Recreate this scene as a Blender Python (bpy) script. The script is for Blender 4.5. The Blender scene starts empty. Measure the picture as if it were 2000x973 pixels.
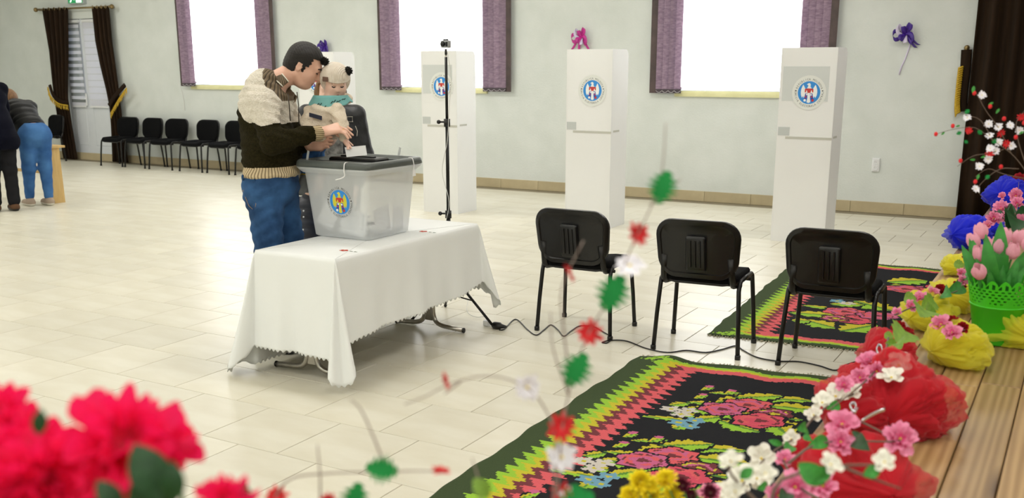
import bpy, bmesh, math, random
import numpy as np
from mathutils import Vector, Matrix

# ------------------------------------------------------------------ camera
SC = bpy.context.scene
COL = SC.collection
W_IMG, H_IMG = 2000.0, 973.0
F_PX, CY_PX, YAW, PITCH = 1952.6, 603.0, -0.51946, 0.237508
CAM_H = 1.67
_f = Vector((math.sin(YAW) * math.cos(PITCH), math.cos(YAW) * math.cos(PITCH), -math.sin(PITCH)))
_r = Vector((math.cos(YAW), -math.sin(YAW), 0.0))
_u = _r.cross(_f)
CAM = Vector((0, 0, CAM_H))
cam_data = bpy.data.cameras.new('camera')
cam = bpy.data.objects.new('camera', cam_data)
COL.objects.link(cam)
cam.matrix_world = Matrix(((_r.x, _u.x, -_f.x, 0), (_r.y, _u.y, -_f.y, 0), (_r.z, _u.z, -_f.z, CAM_H), (0, 0, 0, 1)))
cam_data.sensor_width = 36.0
cam_data.lens = F_PX / W_IMG * 36.0
cam_data.shift_y = (CY_PX - H_IMG / 2) / W_IMG
cam_data.clip_start = 0.05
cam_data.dof.use_dof = True
cam_data.dof.focus_distance = 6.0
cam_data.dof.aperture_fstop = 4.4
SC.camera = cam

# ------------------------------------------------------------------ world, lights, exposure
world = bpy.data.worlds.new('world')
SC.world = world
world.use_nodes = True
bg = world.node_tree.nodes['Background']
bg.inputs[0].default_value = (0.86, 0.93, 1.0, 1)
bg.inputs[1].default_value = 1.6
SC.view_settings.view_transform = 'Standard'
SC.view_settings.look = 'None'
SC.view_settings.gamma = 1.0
SC.view_settings.use_curve_mapping = False
SC.view_settings.exposure = 0.10
LAMP_W = 27.0          # watts of each ceiling lamp
WINDOW_GLOW = 4.8      # emission given to the white blinds, standing in for daylight behind them

ZS = 0.81              # height of the stage
YW = 12.245            # inner face of the window wall
XL, XR, YF, ZC = -18.6, 3.4, -2.6, 3.9
TW, TD = 0.2735 * CAM_H, 0.2675 * CAM_H   # floor tile
FIELD = random.Random(5)

# pixel -> direction / point helpers (distance comes from the surface touched)
def ray(x, y):
    return _r * ((x - 1000.0) / F_PX) - _u * ((y - CY_PX) / F_PX) + _f
def gp(x, y, z=0.0):
    d = ray(x, y); return CAM + d * ((z - CAM_H) / d.z)
def wp(x, y, yy=YW):
    d = ray(x, y); return CAM + d * (yy / d.y)
def dp(x, y, depth):
    return CAM + ray(x, y) * depth
def proj(p):
    q = Vector(p) - CAM; z = q.dot(_f)
    return 1000 + F_PX * q.dot(_r) / z, CY_PX - F_PX * q.dot(_u) / z, z

# ------------------------------------------------------------------ materials
MATS = {}
def srgb(h):
    if isinstance(h, str):
        h = h.lstrip('#'); c = [int(h[i:i + 2], 16) / 255 for i in (0, 2, 4)]
    else:
        c = list(h)
    return tuple((v / 12.92 if v <= 0.04045 else ((v + 0.055) / 1.055) ** 2.4) for v in c)
def mat(name, color='#808080', rough=0.6, metal=0.0, var=0.0, scale=8.0, bump=0.0, bscale=60.0, stretch=None,
        color2=None, emit=0.0, rnd=0.0, transl=0.0, transp=0.0, spec=0.5, sheen=0.0, coat=0.0, wcol=False, btype='noise'):
    """procedural material: noise-mixed base colour, optional per-object variation, bump, translucency"""
    if name in MATS: return MATS[name]
    m = bpy.data.materials.new(name); m.use_nodes = True
    nt = m.node_tree; N = nt.nodes; L = nt.links
    b = N['Principled BSDF']; out = N['Material Output']
    c1 = srgb(color); c2 = srgb(color2) if color2 else tuple(v * (1 - var) for v in c1)
    b.inputs['Roughness'].default_value = rough; b.inputs['Metallic'].default_value = metal
    b.inputs['Specular IOR Level'].default_value = spec
    if sheen: b.inputs['Sheen Weight'].default_value = sheen
    if coat: b.inputs['Coat Weight'].default_value = coat
    tc = N.new('ShaderNodeTexCoord'); vec = tc.outputs['Object']
    if stretch:
        mp = N.new('ShaderNodeMapping'); mp.inputs['Scale'].default_value = stretch
        L.new(vec, mp.inputs['Vector']); vec = mp.outputs['Vector']
    nz = N.new('ShaderNodeTexNoise'); nz.inputs['Scale'].default_value = scale; nz.inputs['Detail'].default_value = 5
    L.new(vec, nz.inputs['Vector'])
    rp = N.new('ShaderNodeValToRGB'); rp.color_ramp.elements[0].position = 0.3; rp.color_ramp.elements[1].position = 0.7
    rp.color_ramp.elements[0].color = (*c2, 1); rp.color_ramp.elements[1].color = (*c1, 1)
    L.new(nz.outputs['Fac'], rp.inputs['Fac']); col = rp.outputs['Color']
    if wcol:
        wv = N.new('ShaderNodeTexWave'); wv.inputs['Scale'].default_value = bscale; wv.inputs['Distortion'].default_value = .15; wv.bands_direction = btype
        L.new(vec, wv.inputs['Vector']); L.new(wv.outputs['Fac'], rp.inputs['Fac']); rp.color_ramp.elements[0].position = .1; rp.color_ramp.elements[1].position = .55
    if rnd:
        oi = N.new('ShaderNodeObjectInfo'); hs = N.new('ShaderNodeHueSaturation')
        mr = N.new('ShaderNodeMapRange'); mr.inputs['To Min'].default_value = 1 - rnd; mr.inputs['To Max'].default_value = 1 + rnd
        L.new(oi.outputs['Random'], mr.inputs['Value']); L.new(mr.outputs['Result'], hs.inputs['Value'])
        L.new(col, hs.inputs['Color']); col = hs.outputs['Color']
    L.new(col, b.inputs['Base Color'])
    if bump:
        if btype == 'noise':
            t = N.new('ShaderNodeTexNoise'); t.inputs['Scale'].default_value = bscale; t.inputs['Detail'].default_value = 3; h = t.outputs['Fac']
        elif btype == 'voronoi':
            t = N.new('ShaderNodeTexVoronoi'); t.inputs['Scale'].default_value = bscale; h = t.outputs['Distance']
        else:
            t = N.new('ShaderNodeTexWave'); t.inputs['Scale'].default_value = bscale; t.inputs['Distortion'].default_value = 0.15
            t.bands_direction = btype; h = t.outputs['Fac']
        L.new(vec, t.inputs['Vector'])
        bp = N.new('ShaderNodeBump'); bp.inputs['Strength'].default_value = bump; bp.inputs['Distance'].default_value = 0.01
        L.new(h, bp.inputs['Height']); L.new(bp.outputs['Normal'], b.inputs['Normal'])
    if emit:
        b.inputs['Emission Strength'].default_value = emit; L.new(col, b.inputs['Emission Color'])
    sh = b.outputs['BSDF']
    if transl:
        t = N.new('ShaderNodeBsdfTranslucent'); L.new(col, t.inputs['Color'])
        mx = N.new('ShaderNodeMixShader'); mx.inputs[0].default_value = transl
        L.new(sh, mx.inputs[1]); L.new(t.outputs[0], mx.inputs[2]); sh = mx.outputs[0]
    if transp:
        t = N.new('ShaderNodeBsdfTransparent')
        mx = N.new('ShaderNodeMixShader'); mx.inputs[0].default_value = transp
        L.new(sh, mx.inputs[1]); L.new(t.outputs[0], mx.inputs[2]); sh = mx.outputs[0]
    L.new(sh, out.inputs['Surface'])
    MATS[name] = m
    return m
def attr_mat(name, attr='pattern', rough=0.95, bump=0.35, bscale=260.0):
    """colour from a woven pattern stored per face"""
    if name in MATS: return MATS[name]
    m = bpy.data.materials.new(name); m.use_nodes = True; N = m.node_tree.nodes; L = m.node_tree.links
    b = N['Principled BSDF']; b.inputs['Roughness'].default_value = rough; b.inputs['Specular IOR Level'].default_value = 0.15
    a = N.new('ShaderNodeAttribute'); a.attribute_name = attr
    tc = N.new('ShaderNodeTexCoord'); nz = N.new('ShaderNodeTexNoise'); nz.inputs['Scale'].default_value = bscale
    L.new(tc.outputs['Object'], nz.inputs['Vector'])
    hs = N.new('ShaderNodeHueSaturation'); mr = N.new('ShaderNodeMapRange')
    mr.inputs['To Min'].default_value = 0.7; mr.inputs['To Max'].default_value = 1.3
    L.new(nz.outputs['Fac'], mr.inputs['Value']); L.new(mr.outputs['Result'], hs.inputs['Value'])
    L.new(a.outputs['Color'], hs.inputs['Color']); L.new(hs.outputs['Color'], b.inputs['Base Color'])
    bp = N.new('ShaderNodeBump'); bp.inputs['Strength'].default_value = bump; bp.inputs['Distance'].default_value = 0.004
    L.new(nz.outputs['Fac'], bp.inputs['Height']); L.new(bp.outputs['Normal'], b.inputs['Normal'])
    MATS[name] = m
    return m

def rib_mat(name, c1, c2, centre, n, axis='Z'):
    """knitted ribs running along an axis through centre"""
    m = bpy.data.materials.new(name); m.use_nodes = True; N = m.node_tree.nodes; L = m.node_tree.links; b = N['Principled BSDF']; b.inputs['Roughness'].default_value = .95
    tc = N.new('ShaderNodeTexCoord'); mp = N.new('ShaderNodeMapping'); mp.inputs['Location'].default_value = [-v for v in centre]; L.new(tc.outputs['Object'], mp.inputs['Vector'])
    g = N.new('ShaderNodeTexGradient'); g.gradient_type = 'RADIAL'; L.new(mp.outputs[0], g.inputs['Vector'])
    k = N.new('ShaderNodeMath'); k.operation = 'MULTIPLY'; k.inputs[1].default_value = n * 2 * math.pi; L.new(g.outputs['Fac'], k.inputs[0])
    si = N.new('ShaderNodeMath'); si.operation = 'SINE'; L.new(k.outputs[0], si.inputs[0])
    mr = N.new('ShaderNodeMapRange'); mr.inputs['From Min'].default_value = -1; L.new(si.outputs[0], mr.inputs['Value'])
    rp = N.new('ShaderNodeValToRGB'); rp.color_ramp.elements[0].color = (*srgb(c2), 1); rp.color_ramp.elements[1].color = (*srgb(c1), 1); rp.color_ramp.elements[1].position = .45
    L.new(mr.outputs[0], rp.inputs['Fac']); L.new(rp.outputs['Color'], b.inputs['Base Color'])
    bp = N.new('ShaderNodeBump'); bp.inputs['Strength'].default_value = .6; bp.inputs['Distance'].default_value = .005; L.new(mr.outputs[0], bp.inputs['Height']); L.new(bp.outputs[0], b.inputs['Normal'])
    MATS[name] = m; return m

# ------------------------------------------------------------------ object helpers
def link(name, me, parent=None):
    o = bpy.data.objects.new(name, me); COL.objects.link(o)
    if parent is not None: o.parent = parent
    return o
def tag(o, label=None, cat=None, group=None, kind=None):
    if label: o['label'] = label
    if cat: o['category'] = cat
    if group: o['group'] = group
    if kind: o['kind'] = kind
    return o
def empty(name, loc=(0, 0, 0), rz=0.0, label=None, cat=None, group=None, kind=None):
    o = link(name, None); o.location = loc; o.rotation_euler = (0, 0, rz); o.empty_display_size = 0.1
    return tag(o, label, cat, group, kind)
def copy_tree(o, parent=None):
    c = o.copy(); COL.objects.link(c); c.parent = parent
    for ch in list(o.children): copy_tree(ch, c)
    return c

class MB:
    """collects geometry; build() links it as one mesh object"""
    def __init__(s): s.v = []; s.f = []; s.m = []
    def add(s, vs, fs, mi=0):
        o = len(s.v); s.v += [tuple(p) for p in vs]; s.f += [tuple(i + o for i in f) for f in fs]; s.m += [mi] * len(fs); return s
    def box(s, c, d, mi=0, rot=None, taper=1.0):
        hx, hy, hz = d[0] / 2, d[1] / 2, d[2] / 2; vs = []
        for z in (-hz, hz):
            t = taper if z > 0 else 1.0
            vs += [(-hx * t, -hy * t, z), (hx * t, -hy * t, z), (hx * t, hy * t, z), (-hx * t, hy * t, z)]
        if rot is not None: vs = [rot @ Vector(p) for p in vs]
        vs = [Vector(p) + Vector(c) for p in vs]
        return s.add(vs, [(3, 2, 1, 0), (4, 5, 6, 7), (0, 1, 5, 4), (1, 2, 6, 5), (2, 3, 7, 6), (3, 0, 4, 7)], mi)
    def bbox(s, lo, hi, mi=0): return s.box([(a + b) / 2 for a, b in zip(lo, hi)], [b - a for a, b in zip(lo, hi)], mi)
    def chamfer(s, c, d, ch, mi=0, rot=None):
        """box with chamfered top edges"""
        hx, hy, hz = d[0] / 2, d[1] / 2, d[2] / 2; vs = []
        for z, i in ((-hz, 0), (hz - ch, 0), (hz, ch)):
            vs += [(-hx + i, -hy + i, z), (hx - i, -hy + i, z), (hx - i, hy - i, z), (-hx + i, hy - i, z)]
        if rot is not None: vs = [rot @ Vector(p) for p in vs]
        vs = [Vector(p) + Vector(c) for p in vs]; fs = [(3, 2, 1, 0), (8, 9, 10, 11)]
        for k in (0, 4):
            for i in range(4): fs.append((k + i, k + (i + 1) % 4, k + 4 + (i + 1) % 4, k + 4 + i))
        return s.add(vs, fs, mi)
    def tube(s, path, r, n=8, mi=0, cap=True, closed=False, flat=1.0):
        P = [Vector(p) for p in path]; k = len(P); R = r if isinstance(r, (list, tuple)) else [r] * k
        vs = []; ref = None
        for i in range(k):
            if closed: t = P[(i + 1) % k] - P[i - 1]
            else: t = P[min(i + 1, k - 1)] - P[max(i - 1, 0)]
            t = t.normalized() if t.length > 1e-9 else Vector((0, 0, 1))
            if ref is None: ref = Vector((0, 0, 1)) if abs(t.z) < 0.9 else Vector((1, 0, 0))
            a = (ref - t * ref.dot(t))
            a = a.normalized() if a.length > 1e-6 else t.orthogonal().normalized()
            ref = a; b = t.cross(a)
            for j in range(n):
                w = 2 * math.pi * j / n; vs.append(P[i] + a * (R[i] * math.cos(w)) + b * (R[i] * flat * math.sin(w)))
        fs = []
        for i in range(k if closed else k - 1):
            i2 = (i + 1) % k
            for j in range(n):
                j2 = (j + 1) % n; fs.append((i * n + j, i * n + j2, i2 * n + j2, i2 * n + j))
        if cap and not closed:
            fs.append(tuple(range(n - 1, -1, -1))); fs.append(tuple((k - 1) * n + j for j in range(n)))
        return s.add(vs, fs, mi)
    def lathe(s, prof, n=24, c=(0, 0, 0), mi=0, axis=None, cap=True):
        vs = []; k = len(prof)
        for r, z in prof:
            for j in range(n):
                w = 2 * math.pi * j / n; vs.append(Vector((r * math.cos(w), r * math.sin(w), z)))
        if axis is not None: vs = [axis @ p for p in vs]
        vs = [p + Vector(c) for p in vs]; fs = []
        for i in range(k - 1):
            for j in range(n):
                j2 = (j + 1) % n; fs.append((i * n + j, i * n + j2, (i + 1) * n + j2, (i + 1) * n + j))
        if cap:
            fs.append(tuple(range(n - 1, -1, -1))); fs.append(tuple((k - 1) * n + j for j in range(n)))
        return s.add(vs, fs, mi)
    def grid(s, fn, nu, nv, mi=0, wrap=False):
        vs = []; fs = []
        for i in range(nv + 1):
            for j in range(nu + (0 if wrap else 1)): vs.append(fn(j / nu, i / nv))
        w = nu if wrap else nu + 1
        for i in range(nv):
            for j in range(nu):
                j2 = (j + 1) % w; fs.append((i * w + j, i * w + j2, (i + 1) * w + j2, (i + 1) * w + j))
        return s.add(vs, fs, mi)
    def slab(s, fn, nu, nv, th, mi=0):
        """fn(u,v) -> (point, normal); two-sided sheet of real thickness"""
        w = nu + 1; A = []; B = []
        for i in range(nv + 1):
            for j in range(w):
                p, q = fn(j / nu, i / nv); p = Vector(p); q = Vector(q).normalized(); A.append(p + q * th / 2); B.append(p - q * th / 2)
        n = len(A); fs = []
        for i in range(nv):
            for j in range(nu):
                a, b, c, d = i * w + j, i * w + j + 1, (i + 1) * w + j + 1, (i + 1) * w + j
                fs += [(a, b, c, d), (n + d, n + c, n + b, n + a)]
        rim = [j for j in range(w)] + [i * w + nu for i in range(1, nv + 1)] + [nv * w + j for j in range(nu - 1, -1, -1)] + [i * w for i in range(nv - 1, 0, -1)]
        for k in range(len(rim)):
            a, b = rim[k], rim[(k + 1) % len(rim)]; fs.append((b, a, n + a, n + b))
        return s.add(A + B, fs, mi)
    def prism(s, poly, h, to3, mi=0):
        """extrude a 2-D polygon; to3(x, y, z) -> 3-D"""
        n = len(poly); vs = [to3(x, y, 0) for x, y in poly] + [to3(x, y, h) for x, y in poly]
        fs = [tuple(range(n - 1, -1, -1)), tuple(range(n, 2 * n))] + [(i, (i + 1) % n, n + (i + 1) % n, n + i) for i in range(n)]
        return s.add(vs, fs, mi)
    def sphere(s, c, r, n=10, m=6, mi=0, sc=(1, 1, 1), rot=None):
        vs = []; fs = []
        for i in range(m + 1):
            th = math.pi * i / m
            for j in range(n):
                ph = 2 * math.pi * j / n
                p = Vector((r * sc[0] * math.sin(th) * math.cos(ph), r * sc[1] * math.sin(th) * math.sin(ph), -r * sc[2] * math.cos(th)))
                if rot is not None: p = rot @ p
                vs.append(p + Vector(c))
        for i in range(m):
            for j in range(n): fs.append((i * n + j, i * n + (j + 1) % n, (i + 1) * n + (j + 1) % n, (i + 1) * n + j))
        return s.add(vs, fs, mi)
    def mesh(s, name, mats, smooth=False, autos=None):
        me = bpy.data.meshes.new(name); me.from_pydata([tuple(p) for p in s.v], [], s.f)
        for m in (mats if isinstance(mats, (list, tuple)) else [mats]): me.materials.append(m)
        if any(s.m): me.polygons.foreach_set('material_index', s.m)
        if smooth or autos: me.polygons.foreach_set('use_smooth', [True] * len(s.f))
        me.validate(); me.update()
        if autos: me.set_sharp_from_angle(angle=math.radians(autos))
        return me
    def build(s, name, mats, parent=None, smooth=False, autos=None):
        return link(name, s.mesh(name, mats, smooth, autos), parent)

def bez(a, b, c, d, n=12):
    a, b, c, d = Vector(a), Vector(b), Vector(c), Vector(d)
    return [a * (1 - t) ** 3 + b * 3 * t * (1 - t) ** 2 + c * 3 * t * t * (1 - t) + d * t ** 3 for t in [i / n for i in range(n + 1)]]
def smooth_path(pts, n=6):
    """Catmull-Rom through the points"""
    P = [Vector(p) for p in pts]; Q = [P[0] * 2 - P[1]] + P + [P[-1] * 2 - P[-2]]; out = []
    for i in range(1, len(Q) - 2):
        for k in range(n):
            t = k / n; a, b, c, d = Q[i - 1], Q[i], Q[i + 1], Q[i + 2]
            out.append(0.5 * (2 * b + (c - a) * t + (2 * a - 5 * b + 4 * c - d) * t * t + (3 * b - a - 3 * c + d) * t ** 3))
    return out + [P[-1]]
def lerp(a, b, t): return a + (b - a) * t

# ------------------------------------------------------------------ signed-distance modelling (bodies, clothes)
class Sdf:
    def __init__(s, lo, hi, h):
        s.lo = np.array(lo, np.float32); s.h = h
        s.n = np.ceil((np.array(hi) - np.array(lo)) / h).astype(int) + 1
        s.v = np.full(s.n, 0.2, np.float32)
    def win(s, lo, hi):
        a = np.maximum(np.floor((np.array(lo) - s.lo) / s.h).astype(int), 0); b = np.minimum(np.ceil((np.array(hi) - s.lo) / s.h).astype(int) + 1, s.n)
        if np.any(b <= a): return None
        sl = tuple(slice(i, j) for i, j in zip(a, b))
        g = [s.lo[i] + s.h * np.arange(a[i], b[i], dtype=np.float32) for i in range(3)]
        return sl, g[0][:, None, None], g[1][None, :, None], g[2][None, None, :]
    def merge(s, sl, d, k, op='u'):
        a = s.v[sl]
        if op == 'u':
            if k <= 0: s.v[sl] = np.minimum(a, d)
            else:
                h = np.maximum(k - np.abs(a - d), 0) / k; s.v[sl] = np.minimum(a, d) - h * h * k * 0.25
        else:
            d = -d
            if k <= 0: s.v[sl] = np.maximum(a, d)
            else:
                h = np.maximum(k - np.abs(a - d), 0) / k; s.v[sl] = np.maximum(a, d) + h * h * k * 0.25
    def cap(s, a, b, ra, rb=None, k=0.03, op='u', flat=None):
        """tapered capsule; flat=(unit axis, factor) squeezes it along an axis"""
        rb = ra if rb is None else rb; a = np.array(a, np.float32); b = np.array(b, np.float32); m = max(ra, rb) * 1.3 + k + 0.03
        w = s.win(np.minimum(a, b) - m, np.maximum(a, b) + m)
        if w is None: return s
        sl, x, y, z = w; ab = b - a; L = float(ab @ ab) + 1e-9
        px, py, pz = x - a[0], y - a[1], z - a[2]
        t = np.clip((px * ab[0] + py * ab[1] + pz * ab[2]) / L, 0, 1)
        dx, dy, dz = px - t * ab[0], py - t * ab[1], pz - t * ab[2]
        if flat:
            ax, fc = flat; q = dx * ax[0] + dy * ax[1] + dz * ax[2]
            dx, dy, dz = dx + q * ax[0] * (fc - 1), dy + q * ax[1] * (fc - 1), dz + q * ax[2] * (fc - 1)
        d = np.sqrt(dx * dx + dy * dy + dz * dz) - (ra + (rb - ra) * t)
        s.merge(sl, d, k, op); return s
    def chain(s, pts, rs, k=0.02, **kw):
        for i in range(len(pts) - 1): s.cap(pts[i], pts[i + 1], rs[i], rs[i + 1], k, **kw)
        return s
    def ell(s, c, r, k=0.03, rot=None, op='u'):
        c = np.array(c, np.float32); m = max(r) + k + 0.03; w = s.win(c - m, c + m)
        if w is None: return s
        sl, x, y, z = w; px, py, pz = x - c[0], y - c[1], z - c[2]
        if rot is not None:
            R = np.array(rot.transposed() if hasattr(rot, 'transposed') else rot, np.float32)
            px, py, pz = (R[0, 0] * px + R[0, 1] * py + R[0, 2] * pz, R[1, 0] * px + R[1, 1] * py + R[1, 2] * pz, R[2, 0] * px + R[2, 1] * py + R[2, 2] * pz)
        k0 = np.sqrt((px / r[0]) ** 2 + (py / r[1]) ** 2 + (pz / r[2]) ** 2) + 1e-6
        k1 = np.sqrt((px / r[0] ** 2) ** 2 + (py / r[1] ** 2) ** 2 + (pz / r[2] ** 2) ** 2) + 1e-6
        s.merge(sl, k0 * (k0 - 1) / k1, k, op); return s
    def plane(s, p, n, k=0.0):
        """keep the side the normal points away from"""
        n = np.array(n, np.float32); n /= np.linalg.norm(n); g = [s.lo[i] + s.h * np.arange(s.n[i], dtype=np.float32) for i in range(3)]
        d = (g[0][:, None, None] - p[0]) * n[0] + (g[1][None, :, None] - p[1]) * n[1] + (g[2][None, None, :] - p[2]) * n[2]
        s.merge((slice(None),) * 3, -d, k, 'i'); return s
    def warp(s, fn):
        g = [s.lo[i] + s.h * np.arange(s.n[i], dtype=np.float32) for i in range(3)]
        s.v = s.v + fn(g[0][:, None, None], g[1][None, :, None], g[2][None, None, :]).astype(np.float32); return s
    def mesh(s, name, mats, classify=None):
        v = s.v; ins = v < 0; X, Y, Z = v.shape
        c = np.zeros((X - 1, Y - 1, Z - 1), np.int8)
        for i in (0, 1):
            for j in (0, 1):
                for k in (0, 1): c += ins[i:X - 1 + i, j:Y - 1 + j, k:Z - 1 + k]
        act = (c > 0) & (c < 8); I, J, K = np.nonzero(act); n = len(I)
        idx = np.full(act.shape, -1, np.int32); idx[I, J, K] = np.arange(n)
        acc = np.zeros((n, 3), np.float32); cnt = np.zeros(n, np.float32)
        for ax in range(3):
            o1, o2 = [a for a in range(3) if a != ax]
            for p in (0, 1):
                for q in (0, 1):
                    off = [0, 0, 0]; off[o1] = p; off[o2] = q; e = list(off); e[ax] = 1
                    va = v[I + off[0], J + off[1], K + off[2]]; vb = v[I + e[0], J + e[1], K + e[2]]
                    cr = (va < 0) != (vb < 0); t = np.where(cr, va / np.where(cr, va - vb, 1), 0)
                    pt = np.zeros((n, 3), np.float32); pt[:, o1] = p; pt[:, o2] = q; pt[:, ax] = t
                    acc[cr] += pt[cr]; cnt[cr] += 1
        P = (acc / cnt[:, None] + np.stack([I, J, K], 1)) * s.h + s.lo
        Fs = []
        for ax in range(3):
            a = [slice(None)] * 3; b = [slice(None)] * 3; a[ax] = slice(0, -1); b[ax] = slice(1, None)
            d = ins[tuple(a)].astype(np.int8) - ins[tuple(b)].astype(np.int8)
            o1, o2 = (ax + 1) % 3, (ax + 2) % 3
            E = np.array(np.nonzero(d)); sg = d[tuple(E)]
            ok = (E[o1] > 0) & (E[o2] > 0) & (E[o1] < v.shape[o1] - 1) & (E[o2] < v.shape[o2] - 1); E = E[:, ok]; sg = sg[ok]
            def ci(p, q):
                T = E.copy(); T[o1] -= p; T[o2] -= q; return idx[T[0], T[1], T[2]]
            quad = np.stack([ci(1, 1), ci(0, 1), ci(0, 0), ci(1, 0)], 1); quad[sg < 0] = quad[sg < 0][:, ::-1]; Fs.append(quad)
        Fq = np.concatenate(Fs); me = bpy.data.meshes.new(name)
        me.vertices.add(len(P)); me.vertices.foreach_set('co', P.astype(np.float32).ravel())
        me.loops.add(Fq.size); me.loops.foreach_set('vertex_index', Fq.astype(np.int32).ravel())
        me.polygons.add(len(Fq)); me.polygons.foreach_set('loop_start', np.arange(0, Fq.size, 4, dtype=np.int32))
        me.polygons.foreach_set('use_smooth', np.ones(len(Fq), bool))
        for m in (mats if isinstance(mats, (list, tuple)) else [mats]): me.materials.append(m)
        if classify is not None:
            C = P[Fq].mean(1); me.polygons.foreach_set('material_index', classify(C[:, 0], C[:, 1], C[:, 2]).astype(np.int32))
        me.update(calc_edges=True); me.validate()
        return me
    def build(s, name, mats, parent=None, classify=None): return link(name, s.mesh(name, mats, classify), parent)

# ================================================================== THE ROOM
M_wall = mat('wall_plaster', '#e0e5e2', 0.85, color2='#d7ddd9', scale=3.0, bump=0.25, bscale=45)
M_ceil = mat('ceiling_paint', '#eceae4', 0.9)
M_tile = mat('floor_tile', '#dddacb', 0.34, color2='#d1ccb9', scale=2.2, stretch=(1, 3, 1), rnd=0.045, spec=0.35)
M_grout = mat('grout', '#8f8670', 0.9)
M_base = mat('baseboard_tile', '#c9bb98', 0.35, color2='#b9aa88', scale=5, rnd=0.06)
M_white = mat('white_plastic', '#eef0f2', 0.35)
M_upvc = mat('door_plastic', '#dfe4ea', 0.35, var=0.03)

# floor: grout bed, then single tiles in running bond
fl = MB(); fl.bbox((XL - .3, YF - .3, -0.2), (XR + .3, YW + .35, -0.003)); floor = tag(fl.build('floor', M_grout), kind='structure')
tile_me = MB().chamfer((0, 0, -0.006), (TW - 0.004, TD - 0.004, 0.012), 0.0015).mesh('tile', M_tile)
cells = []
j0, j1 = int((YF / CAM_H - 2.121) / .2675) - 1, int((YW / CAM_H - 2.121) / .2675) + 1
for j in range(j0, j1 + 1):
    y = (2.121 + .2675 * (j + .5)) * CAM_H
    if y + TD / 2 > YW: continue
    off = -1.371 + (.13675 if j % 2 else 0)
    for k in range(-38, 13):
        x = (off + .2735 * (k + .5)) * CAM_H
        if XL + .2 < x < -0.45:
            px, py, d = proj((x, y, 0)); cells.append((d if (d > 0 and -120 < px < 2100 and 150 < py < 1150) else 1e3 + abs(y), x, y))
cells.sort()
rest = MB()
for i, (d, x, y) in enumerate(cells):
    if i < 300:
        t = link('tile', tile_me, floor); t.location = (x, y, 0)
    else:
        rest.chamfer((x, y, -0.006), (TW - 0.004, TD - 0.004, 0.012), 0.0015)
tag(rest.build('far_tiles', M_tile, floor), kind='stuff')

# back wall with three window openings and a door opening
def wx(x, y): return wp(x, y).x
Z_SILL = 1.375
WIN = [(wx(372, 100), wx(513, 100)), (wx(775, 100), wx(950, 100)), (wx(1325, 100), wx(1568, 100))]
DOOR = (wx(128, 150), wx(219, 200), 0.11, 2.50)
Z_WTOP = 3.25
xs = [XL] + [DOOR[0], DOOR[1]] + [v for w in WIN for v in w] + [XR]
wb = MB(); T = 0.30
for i in range(0, len(xs) - 1):
    a, b = xs[i], xs[i + 1]
    if i % 2 == 0: wb.bbox((a, YW, 0), (b, YW + T, ZC))
    elif i == 1: wb.bbox((a, YW, DOOR[3]), (b, YW + T, ZC)); wb.bbox((a, YW, 0), (b, YW + T, DOOR[2]))
    else: wb.bbox((a, YW, 0), (b, YW + T, Z_SILL)); wb.bbox((a, YW, Z_WTOP), (b, YW + T, ZC))
tag(wb.build('wall_back', M_wall), kind='structure')
tag(MB().bbox((XL - .25, YF, 0), (XL, YW + T, ZC)).build('wall_left', M_wall), kind='structure')
tag(MB().bbox((XR, YF, 0), (XR + .25, YW + T, ZC)).build('wall_right', M_wall), kind='structure')
tag(MB().bbox((XL - .25, YF - .25, 0), (XR + .25, YF, ZC)).build('wall_front', M_wall), kind='structure')
tag(MB().bbox((XL - .25, YF - .25, ZC), (XR + .25, YW + T, ZC + .2)).build('ceiling', M_ceil), kind='structure')

# ceiling lamps (above the frame, light the hall)
M_lamp = mat('lamp_housing', '#f2f2ee', 0.5)
M_diff = mat('lamp_diffuser', '#fff8ec', 0.5, emit=3.0)
LAMPS = [(x, y) for x in (-15.2, -11.6, -8.0, -4.4, -0.8, 1.9) for y in (-1.7, 1.2, 5.2, 9.2)]  # front row and stage column added to brighten surfaces facing the camera
names = {-15.2: 'near the left wall', -11.6: 'second from the left', -8.0: 'above the middle', -4.4: 'above the ballot table', -0.8: 'beside the stage', 1.9: 'added as fill above the stage'}
rows = {-1.7: 'added frontmost fill', 1.2: 'second', 5.2: 'third', 9.2: 'rear'}
for (x, y) in LAMPS:
    L = empty('ceiling_lamp', (x, y, ZC), 0, 'white flush ceiling lamp, %s row, %s' % (rows[y], names[x]), 'lamp', 'ceiling lamps of the hall')
    MB().box((0, 0, -.03), (1.3, .7, .06)).build('housing', M_lamp, L)
    MB().box((0, 0, -.066), (1.2, .6, .01)).build('diffuser', M_diff, L)
    ld = bpy.data.lights.new('lamp_light', 'AREA'); ld.shape = 'RECTANGLE'; ld.size = 1.2; ld.size_y = .6
    ld.energy = LAMP_W; ld.color = (1.0, .985, .955)
    lo = link('lamp_light', ld, L); lo.location = (0, 0, -.08)

# baseboard tiles along the back wall and left wall
bb = tag(MB().bbox((XL, YW - .004, 0), (-.9, YW - .0005, .128)).build('baseboard_back', M_grout), kind='structure')
bw = .60; x = XL + .02; bm_me = MB().chamfer((0, 0, 0), (bw - .004, .13, .012), .002, rot=Matrix.Rotation(math.radians(90), 3, 'X')).mesh('baseboard_tile', M_base)
while x + bw < -.9:
    o = link('baseboard_tile', bm_me, bb); o.location = (x + bw / 2, YW - .0065, .065); x += bw
tag(MB().bbox((XL, YF, 0), (XL + .012, YW - .02, .13)).build('baseboard_left', M_base), kind='structure')

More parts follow.
